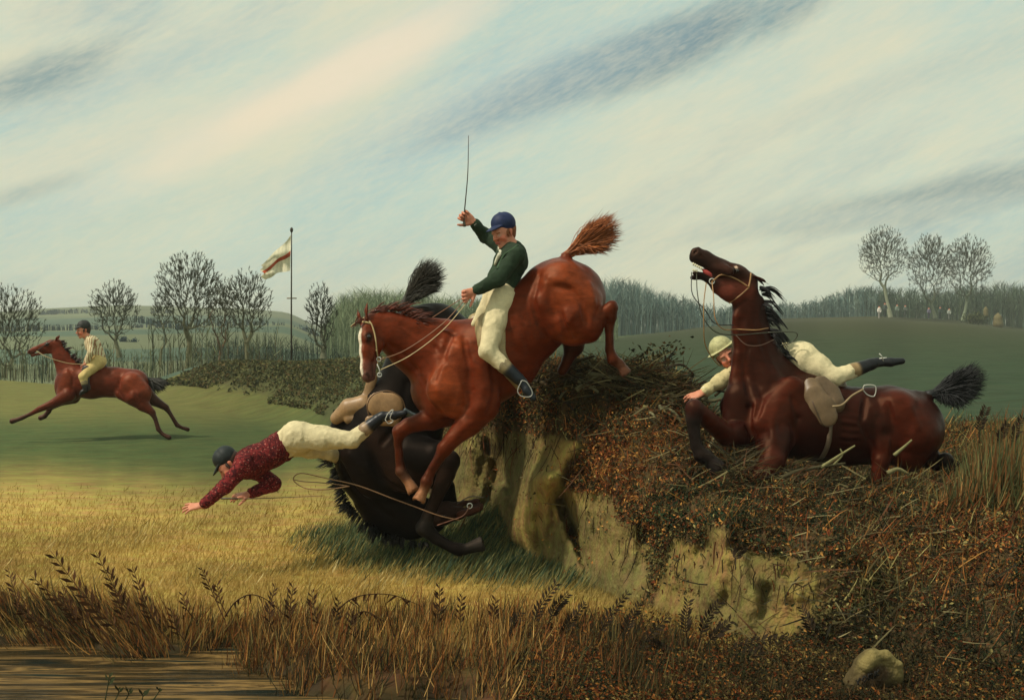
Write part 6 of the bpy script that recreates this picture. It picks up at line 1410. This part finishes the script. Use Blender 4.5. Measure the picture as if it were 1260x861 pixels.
    for pts, D, lab in [([(277, 758), (290, 740), (310, 731), (335, 742), (362, 770)], 7.5, 'arching bare stem with hanging leaves over the sedge'), ([(414, 752), (430, 738), (452, 731), (485, 732), (520, 746)], 7.5, 'long low arching stem under the long grass'), ([(420, 780), (445, 752), (475, 765)], 7.3, 'small arching stem inside the bigger arch')]:
        q = [P(x, y, D) for x, y in pts]; r = thing('briar', lab, 'briar', q[0]); g = Geo(); sp = spline(q, 18); g.tube(sp, np.linspace(.005, .002, 18), (.06, .028, .012), 5); g.build('stem', mat('blade', .85, 10, .2), r)
        V, T, C = blades(sp[4:-2], sp[4:-2]+np.stack([rg.normal(size=12)*.03, 0*np.ones(12), -rg.uniform(.02, .07, 12)], 1), np.full(12, .016), np.tile((.055, .022, .010), (12, 1))); mk('leaves', V, T, mat('leaf', .85, 20, .15, spec=.08, trans=.12), r, col=C, smooth=False)
    ferns = [((650, 790), (686, 715), 7.3, 'dark fern left of the bare earth foot', 1), ((672, 775), (700, 729), 7.3, 'small dark fern close behind the first by the earth foot'), ((685, 795), (721, 740), 7.2, 'dark fern leaning right under the clay face'),
             ((728, 800), (774, 726), 7.2, 'tall fern leaning right under the crevice in the bank'), ((765, 805), (788, 741), 7.1, 'narrow upright fern left of the pale clay patch'), ((777, 845), (824, 755), 6.8, 'blue-green fern stem at the lower left of the pale clay'),
             ((847, 795), (847, 737), 7.0, 'fir-shaped black sprig standing in front of the pale clay'), ((858, 800), (886, 739), 7.0, 'bushy-topped sprig right of the fir-shaped one'), ((864, 800), (899, 762), 6.95, 'low fern frond right of the bushy sprig'),
             ((870, 812), (972, 784), 6.9, 'long fern frond arching right across the clay foot'), ((886, 826), (939, 799), 6.8, 'short frond beneath the long arching one'), ((842, 800), (800, 790), 6.9, 'frond lying left at the foot of the fir-shaped sprig'),
             ((1012, 825), (1057, 695), 7.2, 'crooked dark bramble stem right of the pale clay'), ((1016, 790), (985, 745), 7.1, 'thin bramble shoot curling left in the pale clay'), ((1205, 545), (1214, 500), 8.7, 'dark seed spray above the tall grass at right'), ((1240, 560), (1258, 512), 8.6, 'dark thin sprig at the right edge in the tall grass'),
             ((1226, 560), (1240, 520), 8.6, 'short dark sprig among the tall grass at right'), ((620, 800), (642, 752), 7.2, 'faint fern at the left of the fern bank'), ((905, 700), (918, 672), 7.3, 'tiny red-brown sprig on top of the pale clay')]
    for f in ferns:
        a, b, D, lab = f[:4]; sprig(a, b, D, lab, nl=11, ll=.045, side=2, droop=.12, name='fern', cat='fern', col=(.030, .020, .012), arc=.08)
    for (x, y, x2, y2), lab in zip(((128, 868, 135, 828), (138, 868, 146, 846), (150, 868, 158, 850), (183, 868, 196, 847), (172, 868, 176, 852)), ('tallest green rush standing in the pond', 'second green rush, close right of the tallest in the pond', 'middle green rush of the five in the pond', 'rightmost green rush in the pond, leaning right', 'smallest green rush in the pond, left of the rightmost')):
        sprig((x, y), (x2, y2), 6.3, lab, nl=3, ll=.05, droop=-.4, name='rush', cat='rush', group='rushes in the pond', col=(.035, .042, .018))
make_ground()
BANK, BCLAY = bank_surface()
make_pond()
make_trees(); make_flag(); make_spectators()
bank_cover(BANK, BCLAY); low_cover(); brush_strokes(BANK); rootlets(BANK, BCLAY)
make_stone(); make_sticks(); make_reeds()
make_grass()
make_haze()
horses = [chestnut(), bay(), black_horse(), galloper()]
riders()
